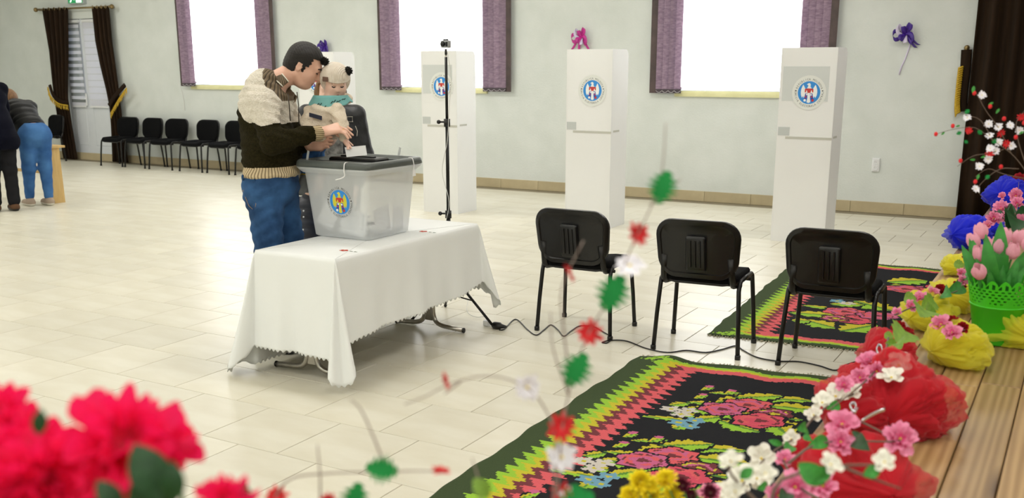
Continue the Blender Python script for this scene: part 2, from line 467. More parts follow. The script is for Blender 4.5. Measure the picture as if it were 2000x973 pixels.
# ------------------------------------------------------------------ windows and vertical blinds
M_frame = mat('window_frame', '#f1f3f4', 0.35)
M_glass = mat('window_glass', '#dfeaf2', 0.05, transp=0.9)
M_sill = mat('window_sill', '#dcd9a8', 0.5, color2='#d2cf9c')
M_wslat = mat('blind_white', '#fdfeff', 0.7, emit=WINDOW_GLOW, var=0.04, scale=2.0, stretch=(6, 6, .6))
M_pslat = mat('blind_purple', '#bda4ba', 0.55, color2='#937b94', scale=7, stretch=(3, 3, 9), transl=.3, bump=.5, bscale=40, sheen=.3, rnd=.12)
M_dslat = mat('blind_brown', '#594a49', 0.6, color2='#453a3a', scale=9, rnd=.06)
M_chain = mat('blind_chain', '#cfcbd0', 0.5)
M_weight = mat('blind_weight', '#4a4048', 0.6)
def slat(parent, xa, xb, z0, z1, ang, m, y):
    w = xb - xa; c = (xa + xb) / 2; ca, sa = math.cos(ang), math.sin(ang)
    def fn(u, v):
        t = (u - .5) * w; bow = .006 * (1 - (2 * u - 1) ** 2)
        return (c + t * ca - bow * sa, y + t * sa - bow, lerp(z0, z1, v)), (-sa, -1, 0)
    b = MB().slab(fn, 4, 1, .002)
    return b.build('slat', m, parent, smooth=False)
def make_window(n, glass_px, left_px, right_px, zb):
    (gx0, gx1) = WIN[n]
    w = tag(link('window_%d' % (n + 1), None), kind='structure')
    fr = MB(); yy = YW + .20
    for (a, b, c, d) in ((gx0, gx0 + .07, Z_SILL, Z_WTOP), (gx1 - .07, gx1, Z_SILL, Z_WTOP), (gx0 + .07, gx1 - .07, Z_SILL, Z_SILL + .07), (gx0 + .07, gx1 - .07, Z_WTOP - .07, Z_WTOP), ((gx0 + gx1) / 2 - .05, (gx0 + gx1) / 2 + .05, Z_SILL + .07, Z_WTOP - .07)):
        fr.bbox((a, yy, c), (b, yy + .06, d))
    fr.build('window_frame', M_frame, w)
    for (a, b) in ((gx0 + .07, (gx0 + gx1) / 2 - .05), ((gx0 + gx1) / 2 + .05, gx1 - .07)):
        MB().bbox((a, yy + .02, Z_SILL + .07), (b, yy + .035, Z_WTOP - .07)).build('pane', M_glass, w)
    MB().bbox((gx0 - .02, YW - .03, Z_SILL - .07), (gx1 + .02, YW + .22, Z_SILL)).build('window_sill', M_sill, w)
    # blind
    yb = YW - .07
    a0, a1 = wp(glass_px[0], 140, yb).x, wp(glass_px[1], 140, yb).x
    l0, r1 = wp(left_px, 140, yb).x, wp(right_px, 140, yb).x
    names = ['vertical blind on the window behind the man, purple slats framing white ones',
             'vertical blind behind the camera stand, purple slats framing white ones',
             'widest vertical blind, right-hand window beside the tallest white booth']
    bl = empty('vertical_blind', ((l0 + r1) / 2, yb, Z_WTOP + .05), 0, names[n], 'blind', 'vertical blinds of the hall')
    off = Vector(bl.location)
    def loc(o):
        o.location = -off; return o
    loc(MB().bbox((l0 - .02, yb - .02, Z_WTOP + .02), (r1 + .02, yb + .06, Z_WTOP + .07)).build('head_rail', M_frame, bl))
    nw = max(8, round((a1 - a0) / .115))
    for k in range(nw):
        xa = lerp(a0, a1, k / nw); xb = lerp(a0, a1, (k + 1) / nw)
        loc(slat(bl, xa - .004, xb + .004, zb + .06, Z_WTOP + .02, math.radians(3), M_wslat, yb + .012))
    for (s0, s1, side) in ((l0, a0, 0), (a1, r1, 1)):
        dark = .09 if (side == 1 or n == 2) else .05
        k = max(3, round((s1 - s0 - dark) / .085)); ds = (s0, s0 + dark) if side == 0 else (s1 - dark, s1)
        loc(slat(bl, ds[0], ds[1], zb - .02, Z_WTOP + .02, math.radians(-8 if side else 8), M_dslat, yb - .004))
        p0, p1 = (s0 + dark, s1) if side == 0 else (s0, s1 - dark)
        for q in range(k):
            xa = lerp(p0, p1, q / k); xb = lerp(p0, p1, (q + 1) / k)
            loc(slat(bl, xa - .006, xb + .006, zb + .03, Z_WTOP + .02, math.radians(20 if side == 0 else 10), M_pslat, yb))
            loc(MB().bbox((xa - .002, yb - .012, zb - .02), (xb + .002, yb + .004, zb + .032)).build('bottom_weight', M_weight, bl))
            pts = [(lerp(xa, xb, t), yb - .016, zb - .012 + .07 * (t - .5) ** 2 * 4 * .35) for t in (0, .25, .5, .75, 1)]
            loc(MB().tube(pts, .0028, 5).build('bead_chain', M_chain, bl))
make_window(0, (380, 505), 352, 540, 1.375)
make_window(1, (783, 944), 741, 999, 1.355)
make_window(2, (1331, 1560), 1270, 1630, 1.365)

# ------------------------------------------------------------------ door with zebra blind, curtains
dx0, dx1, dz0, dz1 = DOOR
dm = (dx0 + dx1) / 2 - .07
door = tag(link('door_1', None), kind='structure')
fr = MB(); yd = YW + .04
for (a, b, c, d) in ((dx0, dx0 + .06, dz0, dz1), (dx1 - .06, dx1, dz0, dz1), (dx0 + .06, dx1 - .06, dz1 - .06, dz1), (dx0 + .06, dx1 - .06, dz0, dz0 + .03)): fr.bbox((a, yd, c), (b, yd + .08, d))
fr.build('door_frame', M_upvc, door)
def leaf(a, b, parent):
    z0, z1 = dz0 + .03, dz1 - .06; mid = 1.02
    m = MB(); s = .10
    for (p, q, c, d) in ((a, a + s, z0, z1), (b - s, b, z0, z1), (a + s, b - s, z0, z0 + .12), (a + s, b - s, z1 - .1, z1), (a + s, b - s, mid - .06, mid + .06)): m.bbox((p, yd + .002, c), (q, yd + .06, d))
    lf = m.build('door_leaf', M_upvc, parent)
    MB().chamfer(((a + b) / 2, yd + .02, (z0 + .12 + mid - .06) / 2), (b - a - 2 * s, mid - .18 - z0, .04), .01, rot=Matrix.Rotation(math.radians(90), 3, 'X')).build('door_panel', M_upvc, lf)
    MB().bbox((a + s, yd + .02, mid + .06), (b - s, yd + .03, z1 - .1)).build('pane', M_glass, lf)
    return lf
l1 = leaf(dx0 + .06, dm, door); l2 = leaf(dm, dx1 - .06, door)
hm = MB().bbox((dm - .05, yd - .03, .98), (dm - .02, yd - .01, 1.2)).tube([(dm - .035, yd - .03, 1.1), (dm - .035, yd - .07, 1.1), (dm - .14, yd - .075, 1.1)], .009, 8); hm.build('handle', M_white, l1)
# outside backing seen through the glass: the porch wall
tag(MB().bbox((dx0 - .6, YW + 1.2, 0), (dx1 + .6, YW + 1.3, 3)).build('trim_1', mat('porch_wall', '#b9bec2', .9)), kind='structure')
M_zs = mat('zebra_fabric', '#f3f4fb', .8, transl=.4); M_zt = mat('zebra_sheer', '#8f9494', .8, transp=.3)
def zebra(a, b, label, nst, gap, M_zt):
    zt, zb_ = dz1 - .04, .98
    bl = empty('zebra_blind', ((a + b) / 2, yd - .03, zt), 0, label, 'blind', 'roller blinds on the door')
    o2 = -Vector(bl.location)
    x = MB().tube([(a, yd - .03, zt), (b, yd - .03, zt)], .03, 10).build('roller', M_white, bl); x.location = o2
    h = (zt - zb_) / nst
    for i in range(nst):
        z1 = zt - i * h
        x = MB().bbox((a, yd - .031, z1 - h * gap), (b, yd - .029, z1)).build('sheer_band', M_zt, bl); x.location = o2
        x = MB().bbox((a, yd - .034, z1 - h), (b, yd - .031, z1 - h * gap)).build('solid_band', M_zs, bl); x.location = o2
    x = MB().bbox((a, yd - .04, zb_ - .03), (b, yd - .025, zb_)).build('bottom_bar', M_white, bl); x.location = o2
zebra(dx0 + .10, dm - .05, 'striped white roller blind on the left door leaf', 13, .5, M_zt)
zebra(dm + .07, dx1 - .10, 'plain white roller blind on the right door leaf, half hidden by curtain', 13, .12, mat('zebra_pale', '#d9dcdf', .8))

M_cur = mat('curtain_brown', '#2c1c0c', .8, color2='#1d1207', scale=4, stretch=(6, 6, .4), spec=.2)
M_rod = mat('curtain_rod_metal', '#8e7b55', .35, metal=.8)
M_gold = mat('gold_fringe', '#d9b52a', .6, color2='#b08a1a', scale=60)
yr = YW - .11
rod_a, rod_b = wp(72, 20, yr), wp(216, 12, yr); rz_ = (rod_a.z + rod_b.z) / 2
rod = empty('curtain_rod', (rod_a.x, yr, rz_), 0, 'bronze curtain rod with round finials above the door', 'curtain rod')
def place(o, t):
    o.location = -Vector(t.location); return o
place(MB().tube([(rod_a.x, yr, rz_), (rod_b.x, yr, rz_)], .016, 10).build('pole', M_rod, rod, True), rod)
for xx in (rod_a.x - .03, rod_b.x + .03): place(MB().sphere((xx, yr, rz_), .04, 12, 8).build('finial', M_rod, rod, True), rod)
for xx in (rod_a.x + .05, rod_b.x - .05): place(MB().bbox((xx - .01, yr, rz_ - .02), (xx + .01, YW, rz_ + .02)).build('bracket', M_rod, rod), rod)
def tied_curtain(prof, label, nf, tie, fringe_pts):
    """prof: (z, xa, xb) rows from the top"""
    c = empty('door_curtain', (prof[0][1], yr, prof[-1][0]), 0, label, 'curtain', 'brown curtains at the door')
    zs = [p[0] for p in prof]
    def row(v):
        t = v * (len(prof) - 1); i = min(int(t), len(prof) - 2); f = t - i; f = f * f * (3 - 2 * f)
        return tuple(lerp(prof[i][k], prof[i + 1][k], f) for k in range(3))
    def fn(u, v):
        z, a, b = row(v); sp = (b - a); amp = .045 * min(1, sp / .55) + .012
        return (lerp(a, b, u), yr - .0 + amp * math.sin(u * nf * 2 * math.pi), z), (0, -1, 0.0)
    place(MB().slab(fn, nf * 10, 26, .004).build('cloth', M_cur, c, True), c)
    a, b = prof[0][1], prof[0][2]
    for k in range(nf): place(MB().lathe([(.022, -.004), (.03, 0), (.022, .004)], 12, (lerp(a, b, (k + .75) / nf), yr - .05, rz_), axis=Matrix.Rotation(math.radians(90), 3, 'X'), cap=False).build('eyelet', M_rod, c), c)
    band = tie  # list of points of the tie-back's centre line
    tb = MB(); P = smooth_path(band, 5)
    tb.tube(P, .042, 8, flat=.35); tbo = place(tb.build('tie_back', M_cur, c, True), c)
    fg = MB(); Q = smooth_path(fringe_pts, 6)
    fg.tube([q + Vector((0, -.02, 0)) for q in Q], .011, 6)
    for q in Q: fg.tube([q + Vector((0, -.02, 0)), q + Vector((FIELD.uniform(-.01, .01), -.025, -.05)), q + Vector((FIELD.uniform(-.015, .015), -.022, -.085))], [.005, .010, .003], 5)
    f = fg.build('gold_fringe', M_gold, tbo); 
    return c
def wq(x, y, dy=.0): p = wp(x, y, yr - dy); return (p.z, p.x, p.y)
def prow(y, xa, xb): 
    a = wp(xa, y, yr); b = wp(xb, y, yr); return ((a.z + b.z) / 2, a.x, b.x)
tied_curtain([prow(16, 82, 133), prow(100, 96, 134), prow(160, 102, 133), prow(192, 106, 133), prow(240, 114, 140), prow(300, 122, 150), (0.012, wp(124, 308, yr).x, wp(151, 308, yr).x)],
             'left brown curtain of the door, tied back with gold fringe', 5, None or [wp(*p, yr - .07) for p in ((97, 166), (104, 186), (118, 199), (133, 201))],
             [wp(*p, yr - .1) for p in ((95, 170), (101, 188), (116, 202), (134, 206))])
tied_curtain([prow(13, 179, 213), prow(80, 186, 219), prow(130, 196, 226), prow(175, 207, 232), prow(210, 214, 236), prow(250, 217, 241), (0.012, wp(220, 319, yr).x, wp(251, 319, yr).x)],
             'right brown curtain of the door, swept aside behind the chairs', 4, [wp(*p, yr - .07) for p in ((213, 206), (222, 192), (233, 178), (244, 166))],
             [wp(*p, yr - .1) for p in ((218, 222), (229, 202), (239, 186), (249, 172))])
# exit sign over the door
sg = wp(150, 2, YW - .04); es = empty('exit_sign', (sg.x, YW - .04, sg.z + .07), 0, 'small green and white emergency exit sign above the door', 'sign')
M_sg = mat('exit_green', '#1f8f55', .5, emit=.5); M_sw = mat('exit_white', '#eef7f2', .5, emit=.9)
MB().bbox((-.21, -.03, -.12), (.21, .04, .12)).build('housing', mat('sign_housing', '#b9c0c3', .5), es)
MB().bbox((-.19, -.034, -.105), (.19, -.03, .105)).build('face', M_sg, es)
pg = MB()
to3 = lambda x, y, z: (x, -.0345 - z, y)
pg.prism([(.02, -.1), (.17, -.1), (.17, .09), (.02, .09)], .001, to3)
pg.prism([(-.15, -.09), (-.11, -.09), (-.07, -.02), (-.03, -.06), (-.0, -.04), (-.06, .03), (-.1, .06), (-.16, .02), (-.14, 0), (-.11, .02), (-.1, -.02)], .001, to3)
pg.prism([(-.09 + .025 * math.cos(i), .085 + .02 * math.sin(i)) for i in [k * .785 for k in range(8)]], .001, to3)
pg.build('pictogram', M_sw, es)

# ================================================================== FURNITURE
M_blk = mat('black_plastic', '#0f0f11', .36, var=.2, scale=20, bump=.08, bscale=300)
M_fab = mat('black_fabric', '#0d0e10', .95, var=.25, scale=60, bump=.4, bscale=420, spec=.15)
M_blkm = mat('black_metal', '#121212', .38, metal=.2)
def rrect(hx, hy, r, n=5):
    out = []
    for cx, cy, a0 in ((hx - r, hy - r, 0), (-hx + r, hy - r, 90), (-hx + r, -hy + r, 180), (hx - r, -hy + r, 270)):
        for k in range(n + 1):
            a = math.radians(a0 + 90 * k / n); out.append((cx + r * math.cos(a), cy + r * math.sin(a)))
    return out
def loft(b, rings, mi=0, caps=True):
    n = len(rings[0]); vs = [p for r in rings for p in r]; fs = []
    for i in range(len(rings) - 1):
        for j in range(n): fs.append((i * n + j, i * n + (j + 1) % n, (i + 1) * n + (j + 1) % n, (i + 1) * n + j))
    if caps: fs.append(tuple(range(n - 1, -1, -1))); fs.append(tuple((len(rings) - 1) * n + j for j in range(n)))
    return b.add(vs, fs, mi)
def make_chair():
    t = empty('stacking_chair')
    # side frames: front and rear leg in one bent tube, flat oval section
    for s in (-1, 1):
        xt, xb = s * .236, s * .258
        fr = [(xb, .205, 0), (lerp(xb, xt, .5), .19, .22), (xt, .172, .40), (xt, .158, .437), (xt, .125, .455)]
        rr = [(xt, -.125, .455), (xt, -.158, .437), (xt, -.172, .40), (lerp(xb, xt, .5), -.19, .22), (xb, -.205, 0)]
        MB().tube(fr, .0135, 8).build('leg', M_blkm, t, True)
        MB().tube(rr, .0135, 8).build('leg', M_blkm, t, True)
        MB().tube([fr[-1], rr[0]], .0135, 8).build('side_rail', M_blkm, t, True)
        for y in (.205, -.205): MB().lathe([(.017, 0), (.017, .025), (.014, .028)], 10, (xb, y, 0)).build('foot_cap', M_blk, t, True)
        # back post
        MB().tube([(s * .205, -.10, .418), (s * .205, -.17, .425), (s * .205, -.205, .455), (s * .2, -.225, .52), (s * .195, -.24, .60)], .014, 8, flat=1.5).build('back_post', M_blkm, t, True)
    for y in (.12, -.10): MB().tube([(-.236, y, .42), (.236, y, .42)], .011, 8).build('cross_bar', M_blkm, t, True)
    # padded seat
    def ring(sc, z, dy=0):
        return [Vector((x * sc, y * sc + dy, z + .02 * abs(x / .235) ** 2 - .018 * max(0, y / .2) ** 3)) for x, y in rrect(.225, .205, .07, 6)]
    b = MB(); loft(b, [ring(.95, .425), ring(1, .435), ring(1.0, .462), ring(.96, .476), ring(.7, .482), ring(.2, .48)])
    b.build('seat', M_fab, t, True)
    bt = MB(); loft(bt, [ring(.90, .414), ring(.97, .42), ring(.98, .432)]); bt.build('seat_shell', M_blk, t, True)
    # backrest: shell at the rear with sunk panel, pad at the front
    tilt = math.radians(9); zb, hh, hw = .468, .355, .250
    def bk(x, z, dep):
        """x across, z up the backrest, dep towards the rear"""
        bow = .035 * (1 - (x / hw) ** 2); zz = z
        yy = -.205 - bow + .02 - dep
        return Vector((x, yy - zz * math.sin(tilt), zb + zz * math.cos(tilt)))
    def brect(sc, r=.105, ex=0, ey=0):
        pts = []
        for x, y in rrect(hw * sc - ex, hh / 2 * sc - ey, r * sc, 7):
            wdn = 1 - .10 * max(0, -(y) / (hh / 2)) ; pts.append((x * wdn, y + hh / 2))
        return pts
    sh = MB()
    def rg(sc, dep, r=.105, ex=0, ey=0): return [bk(x, z, dep) for x, z in brect(sc, r, ex, ey)]
    loft(sh, [rg(.98, .0), rg(1.0, .008), rg(1.0, .022), rg(.985, .030), rg(1, .032, .075, .028, .028), rg(1, .024, .07, .034, .034), rg(1, .022, .05, .09, .08), rg(1, .022, .03, .16, .13)])
    sh.build('backrest', M_blk, t, autos=50)
    pd = MB(); loft(pd, [rg(.97, .0), rg(.98, -.012), rg(.95, -.024), rg(.8, -.03), rg(.4, -.031)]); pd.build('back_cushion', M_fab, t, True)
    blk = MB()
    hx_ = .058
    loft(blk, [[bk(x, .155 + y, d) for x, y in rrect(hx_ * s_, .105 * s_, .012, 3)] for s_, d in ((1.0, .018), (1.0, .040), (.9, .047))])
    for x in (-.028, 0, .028): blk.tube([bk(x, .075, .048), bk(x, .235, .048)], .006, 6)
    blk.build('mounting_block', M_blk, t, autos=40)
    return t
chair = make_chair()
front = [((1048, 645), (1192, 665), 'black stacking chair with its back to us, nearest the ballot table'),
         ((1275, 682), (1441, 703), 'black stacking chair with its back to us, middle one of three'),
         ((1519, 713), (1700, 735), 'black stacking chair with its back to us, beside the red tulle')]
made = [False]
def put_chair(x, y, rz, label, group):
    c = chair if not made[0] else copy_tree(chair); made[0] = True
    c.location = (x, y, 0); c.rotation_euler = (0, 0, rz); tag(c, label, 'chair', group)
    return c
for i, (a, b, lab) in enumerate(front):
    p = gp(*a); q = gp(*b)
    if i == 2: q = p + Vector((.516, .01, 0))
    ang = math.atan2(q.y - p.y, q.x - p.x); c = (p + q) / 2 + Vector((-math.sin(ang), math.cos(ang), 0)) * .205
    put_chair(c.x, c.y, ang, lab, 'three chairs facing the booths')
fx = [(.25 * a, 200 + .25 * b) for a, b in ((797, 495), (965, 508), (1172, 520), (1380, 540), (1612, 553))]
lab5 = ['first chair of the row along the window wall, beside the right door curtain', 'second chair from the door curtain in the row along the wall', 'third chair from the door curtain in the row along the wall',
        'fourth chair from the door curtain in the row along the wall', 'fifth chair of the row along the wall, partly behind the man', 'last chair of the wall row, almost hidden behind the man']
for i in range(6):
    p = gp(*fx[i]) if i < 5 else gp(*fx[4]) + Vector((.62, 0, 0))
    put_chair(p.x + (.235 if i == 0 else .27), 11.62 + .2, math.pi + (.05, -.04, .06, 0, -.06, .02)[i], 'black ' + lab5[i], 'chairs along the window wall')
p = wp(108, 240, 11.75)
put_chair(p.x - .25, 11.7, math.pi - .15, 'lone black chair by the left door curtain, behind the bending person', 'chairs along the window wall')

# ------------------------------------------------------------------ ballot table
M_chrome = mat('brushed_steel', '#b8b4ac', .28, metal=.95, var=.15, scale=30)
M_top = mat('table_board', '#cbb58e', .5, color2='#bfa67c', scale=6, stretch=(8, 1, 1))
M_cloth = mat('white_tablecloth', '#eef1f0', .9, var=.03, scale=3, bump=.12, bscale=500, sheen=.2)
TX0, TX1, TY0, TY1, TZ = -3.90, -3.355, 4.0, 5.40, .688
tcx, tcy = (TX0 + TX1) / 2, (TY0 + TY1) / 2
table = empty('folding_table', (tcx, tcy, 0), 0, 'folding table with steel legs under a white cloth', 'table')
MB().chamfer((0, 0, TZ - .018), (TX1 - TX0, TY1 - TY0, .024), .004).build('tabletop', M_top, table)
for yy in (gp(650, 740).y + .02, gp(768, 630).y):
    y0 = yy - tcy; m = MB()
    lf = None
    for s in (-1, 1):
        path = [(s * .03, y0, TZ - .03), (s * .03, y0, .2)] + bez((s * .03, y0, .14), (s * .03, y0, .05), (s * .06, y0, .032), (s * .13, y0, .026), 8) + [(s * .262, y0, .018)]
        o = MB().tube(path, .0155, 10).build('leg', M_chrome, table, True)
        e = s * .262; MB().tube([(e, y0, .018), (e + s * .008, y0, .018)], .0175, 10).build('end_cap', M_blk, table, True)
    MB().box((0, y0, .10), (.055, .012, .09)).build('leg_plate', M_chrome, table)
    MB().box((0, y0, TZ - .045), (.4, .05, .02)).build('top_bracket', M_chrome, table)

# tablecloth: hem heights around the table, corner folds, pinked edge
def cloth():
    hw, hl, zt = (TX1 - TX0) / 2 + .006, (TY1 - TY0) / 2 + .006, TZ + .0045
    N = []                                            # perimeter samples: (base point, outward normal, hem z, flare, fold)
    def seg(p, q, nrm, z0, z1, zm, fl0, fl1, n, ph):
        for k in range(n):
            t = k / n; hem = lerp(z0, z1, t) * (1 - 4 * t * (1 - t)) + zm * 4 * t * (1 - t) if zm is not None else lerp(z0, z1, t)
            N.append((Vector(p).lerp(Vector(q), t), Vector(nrm), hem, lerp(fl0, fl1, t), .010 * math.sin(t * ph) * math.sin(math.pi * t) + .006 * math.sin(t * ph * 2.3 + 1) * math.sin(math.pi * t)))
    def corner(p, a0, zlow, z0, z1, fl, n=30):
        for k in range(n):
            t = k / n; a = math.radians(a0 + 90 * t); w = math.sin(math.pi * t); w2 = w ** .8
            N.append((Vector(p), Vector((math.cos(a), math.sin(a))), lerp(lerp(z0, z1, t), zlow, w2), .04 + fl * w ** .7, .028 * math.sin(3 * math.pi * t) * w))
    # start at the near right corner (x+, y-) going round counter-clockwise
    seg((hw, -hl), (hw, hl), (1, 0), .22, .31, .255, .035, .03, 150, 17)
    corner((hw, hl), 0, .13, .31, .25, .10)
    seg((hw, hl), (-hw, hl), (0, 1), .25, .22, .25, .03, .03, 70, 9)
    corner((-hw, hl), 90, .03, .22, .05, .10)
    seg((-hw, hl), (-hw, -hl), (-1, 0), .05, .03, .03, .03, .03, 150, 15)
    corner((-hw, -hl), 180, .012, .03, .15, .16)
    seg((-hw, -hl), (hw, -hl), (0, -1), .15, .145, .15, .04, .035, 70, 9)
    corner((hw, -hl), 270, .03, .145, .22, .12)
    n = len(N); rows = 26; vs = []; fs = []
    for i in range(rows + 1):
        v = i / rows
        for k, (p, nr, hem, fl, fold) in enumerate(N):
            z = lerp(zt, hem, v); edge = 0
            if i == rows: z += .011 * (k % 4 in (0, 1)) ; edge = 0
            r = .012 * (1 - (1 - min(1, v * 9)) ** 2) + fl * v ** 1.15 + fold * v * 1.6
            zz = z - (0 if v else 0)
            vs.append((p.x + nr.x * r, p.y + nr.y * r, zz))
    for i in range(rows):
        for k in range(n):
            k2 = (k + 1) % n; fs.append((i * n + k, i * n + k2, (i + 1) * n + k2, (i + 1) * n + k))
    top = MB(); top.add(vs, fs)
    nx, ny = 10, 24                                   # flat top as a fan of rings towards the centre line
    o = len(top.v); ring = list(range(n))
    for s_ in (.96, .6, .25, .02):
        base = len(top.v)
        for (p, nr, *_a) in N: top.v.append((p.x * s_, p.y * s_, zt + .0006 * math.sin(p.x * 30) * (1 - s_)))
        cur = list(range(base, base + n))
        for k in range(n): top.f.append((ring[k], cur[k], cur[(k + 1) % n], ring[(k + 1) % n])); top.m.append(0)
        ring = cur
    top.f.append(tuple(reversed(ring))); top.m.append(0)
    me = top.mesh('tablecloth', M_cloth, True)
    o = link('tablecloth', me); o.location = (tcx, tcy, 0)
    md = o.modifiers.new('thickness', 'SOLIDIFY'); md.thickness = .0018; md.offset = 1
    return tag(o, 'white tablecloth with pinked hem and small red embroidery on the ballot table', 'tablecloth')
tcl = cloth()
M_emb = mat('red_embroidery', '#c2452f', .8); M_emg = mat('green_embroidery', '#5b6b52', .8)
for (px, py) in ((672, 489), (827, 452)):
    p = gp(px, py, TZ + .006) - Vector((tcx, tcy, 0)); e = MB()
    for k in range(5):
        a = k * 1.257; c = (p.x + .017 * math.cos(a), p.y + .014 * math.sin(a))
        e.prism([(c[0] + .011 * math.cos(w), c[1] + .009 * math.sin(w)) for w in [q * .9 for q in range(7)]], .0008, lambda x, y, z: (x, y, TZ + .0055 + z))
    eo = e.build('embroidered_flower', M_emb, tcl)
    g = MB()
    for k in range(2): g.prism([(p.x + .045 + .03 * k, p.y - .01), (p.x + .065 + .03 * k, p.y - .004), (p.x + .045 + .03 * k, p.y + .002)], .0008, lambda x, y, z: (x, y, TZ + .0055 + z))
    g.build('embroidered_leaves', M_emg, tcl)

# ------------------------------------------------------------------ emblem shared by the ballot box and the booths
_glyph = {}
def glyph(ch):
    if ch not in _glyph:
        cu = bpy.data.curves.new('g', 'FONT'); cu.body = ch; cu.size = 1.0; cu.align_x = 'CENTER'; cu.resolution_u = 2
        ob = bpy.data.objects.new('g', cu); COL.objects.link(ob)
        dg = bpy.context.evaluated_depsgraph_get(); me = bpy.data.meshes.new_from_object(ob.evaluated_get(dg))
        _glyph[ch] = ([tuple(v.co) for v in me.vertices], [tuple(p.vertices) for p in me.polygons])
        bpy.data.objects.remove(ob); bpy.data.curves.remove(cu); bpy.data.meshes.remove(me)
    return _glyph[ch]
def ring_text(mb, txt, r, size, a_mid, a_span, inward=False, z=.0):
    n = len(txt)
    for i, ch in enumerate(txt):
        if ch == ' ': continue
        t = (i / (n - 1) - .5) * a_span
        a = math.radians(a_mid - t if not inward else a_mid + t); rot = a - math.pi / 2 if not inward else a + math.pi / 2
        vs, fs = glyph(ch); out = []
        for (x, y, _z) in vs:
            x, y = x * size * .85, y * size - (0 if not inward else 0)
            out.append((r * math.cos(a) + x * math.cos(rot) - y * math.sin(rot), r * math.sin(a) + x * math.sin(rot) + y * math.cos(rot), z))
        mb.add(out, fs)
M_eblue = mat('emblem_blue', '#2f8fe0', .5); M_etext = mat('emblem_text', '#23262a', .6)
M_eyel = mat('emblem_yellow', '#d8d23a', .5); M_ered = mat('emblem_red', '#c8352f', .5); M_ewhite = mat('emblem_white', '#f2f5f6', .5); M_edk = mat('emblem_navy', '#2846a8', .5)
_emb = {}
def emblem_meshes(kind):
    if kind in _emb: return _emb[kind]
    L = {}
    circ = lambda r, n=48, cx=0, cy=0: [(cx + r * math.cos(2 * math.pi * i / n), cy + r * math.sin(2 * math.pi * i / n)) for i in range(n)]
    lay = lambda k: (lambda x, y, z: (x, y, .0012 * k + z))
    t = MB(); ring_text(t, 'REPUBLICA MOLDOVA', .80, .19, 90, 140, z=.001); ring_text(t, 'COMISIA ELECTORALA CENTRALA', .95, .19, 270, 195, True, z=.001)
    for a in (180 - 8, 8): t.prism(circ(.04, 10, .88 * math.cos(math.radians(a)), .88 * math.sin(math.radians(a))), .002, lay(.5))
    L['emblem_lettering'] = t.mesh('emblem_lettering', M_etext)
    body = MB()
    wing = [(.10, .30), (.22, .18), (.30, .34), (.40, .52), (.46, .40), (.52, .22), (.54, .04), (.52, -.16), (.44, -.34), (.38, -.22), (.32, -.36), (.27, -.20), (.22, -.28), (.18, -.06), (.12, .05)]
    for s in (-1, 1): 
        w = [(s * x, y) for x, y in wing]; body.prism(w if s > 0 else w[::-1], .002, lay(1))
    body.prism([(-.14, .30), (-.16, -.1), (-.08, -.3), (-.12, -.62), (0, -.68), (.12, -.62), (.08, -.3), (.16, -.1), (.14, .30), (.07, .40), (.09, .52), (.02, .62), (-.08, .60), (-.17, .52), (-.07, .48), (-.09, .38)], .002, lay(1.3))
    L['emblem_eagle'] = body.mesh('emblem_eagle', M_eyel if kind == 'box' else M_ewhite)
    d = MB(); d.prism(circ(.74), .002, lay(.2)); L['emblem_disc'] = d.mesh('emblem_disc', M_eblue)
    rd = MB(); rd.prism([(-.28, .24), (-.28, .02), (-.2, .02), (-.19, .14), (.19, .14), (.2, .02), (.28, .02), (.28, .24), (.1, .27), (-.1, .27)], .002, lay(2.8)); rd.prism([(-.14, .2), (-.1, -.02), (.1, -.02), (.14, .2)], .002, lay(3.0)); L['emblem_shield'] = rd.mesh('emblem_shield', M_ered)
    bo = MB()
    for s in (-1, 1):
        q = [(s * .06, -.05), (s * .24, -.05), (s * .27, -.3), (s * .36, -.48), (s * .22, -.62), (s * .13, -.45), (s * .1, -.3)]
        bo.prism(q if s < 0 else q[::-1], .002, lay(2.6))
    L['emblem_mantle'] = bo.mesh('emblem_mantle', M_edk)
    for i, (r_, cx, cy, m_) in enumerate(((.085, -.25, -.5, M_ewhite), (.06, -.13, -.12, M_ewhite), (.06, .14, -.14, M_ewhite), (.085, .27, -.5, M_ered), (.05, .2, -.28, M_ered), (.05, -.2, -.28, M_ered))):
        wd = MB(); wd.prism(circ(r_, 14, cx, cy), .002, lay(4.2)); L['emblem_rosette.%d' % i] = wd.mesh('emblem_rosette', m_)
    if kind == 'booth':
        p = MB(); p.prism(circ(1.12), .002, lay(-1.6)); L['emblem_paper'] = p.mesh('emblem_paper', mat('emblem_paper', '#e6e9e6', .7))
    _emb[kind] = L
    return L
def put_emblem(parent, kind, c, R, face, sx=1.0):
    """face: 3x3 matrix with columns right, up, outward"""
    L = emblem_meshes(kind); root = None
    mtx = Matrix.Translation(c) @ face.to_4x4() @ Matrix.Diagonal((R * sx, R, R * .5, 1))
    e = link('emblem', L['emblem_disc'], parent); e.matrix_local = mtx
    for k, me in L.items():
        if k != 'emblem_disc': link(k.split('.')[0], me, e)
    return e
FACE_Y = Matrix(((1, 0, 0), (0, 0, -1), (0, 1, 0)))     # right +x, up +z, outward -y

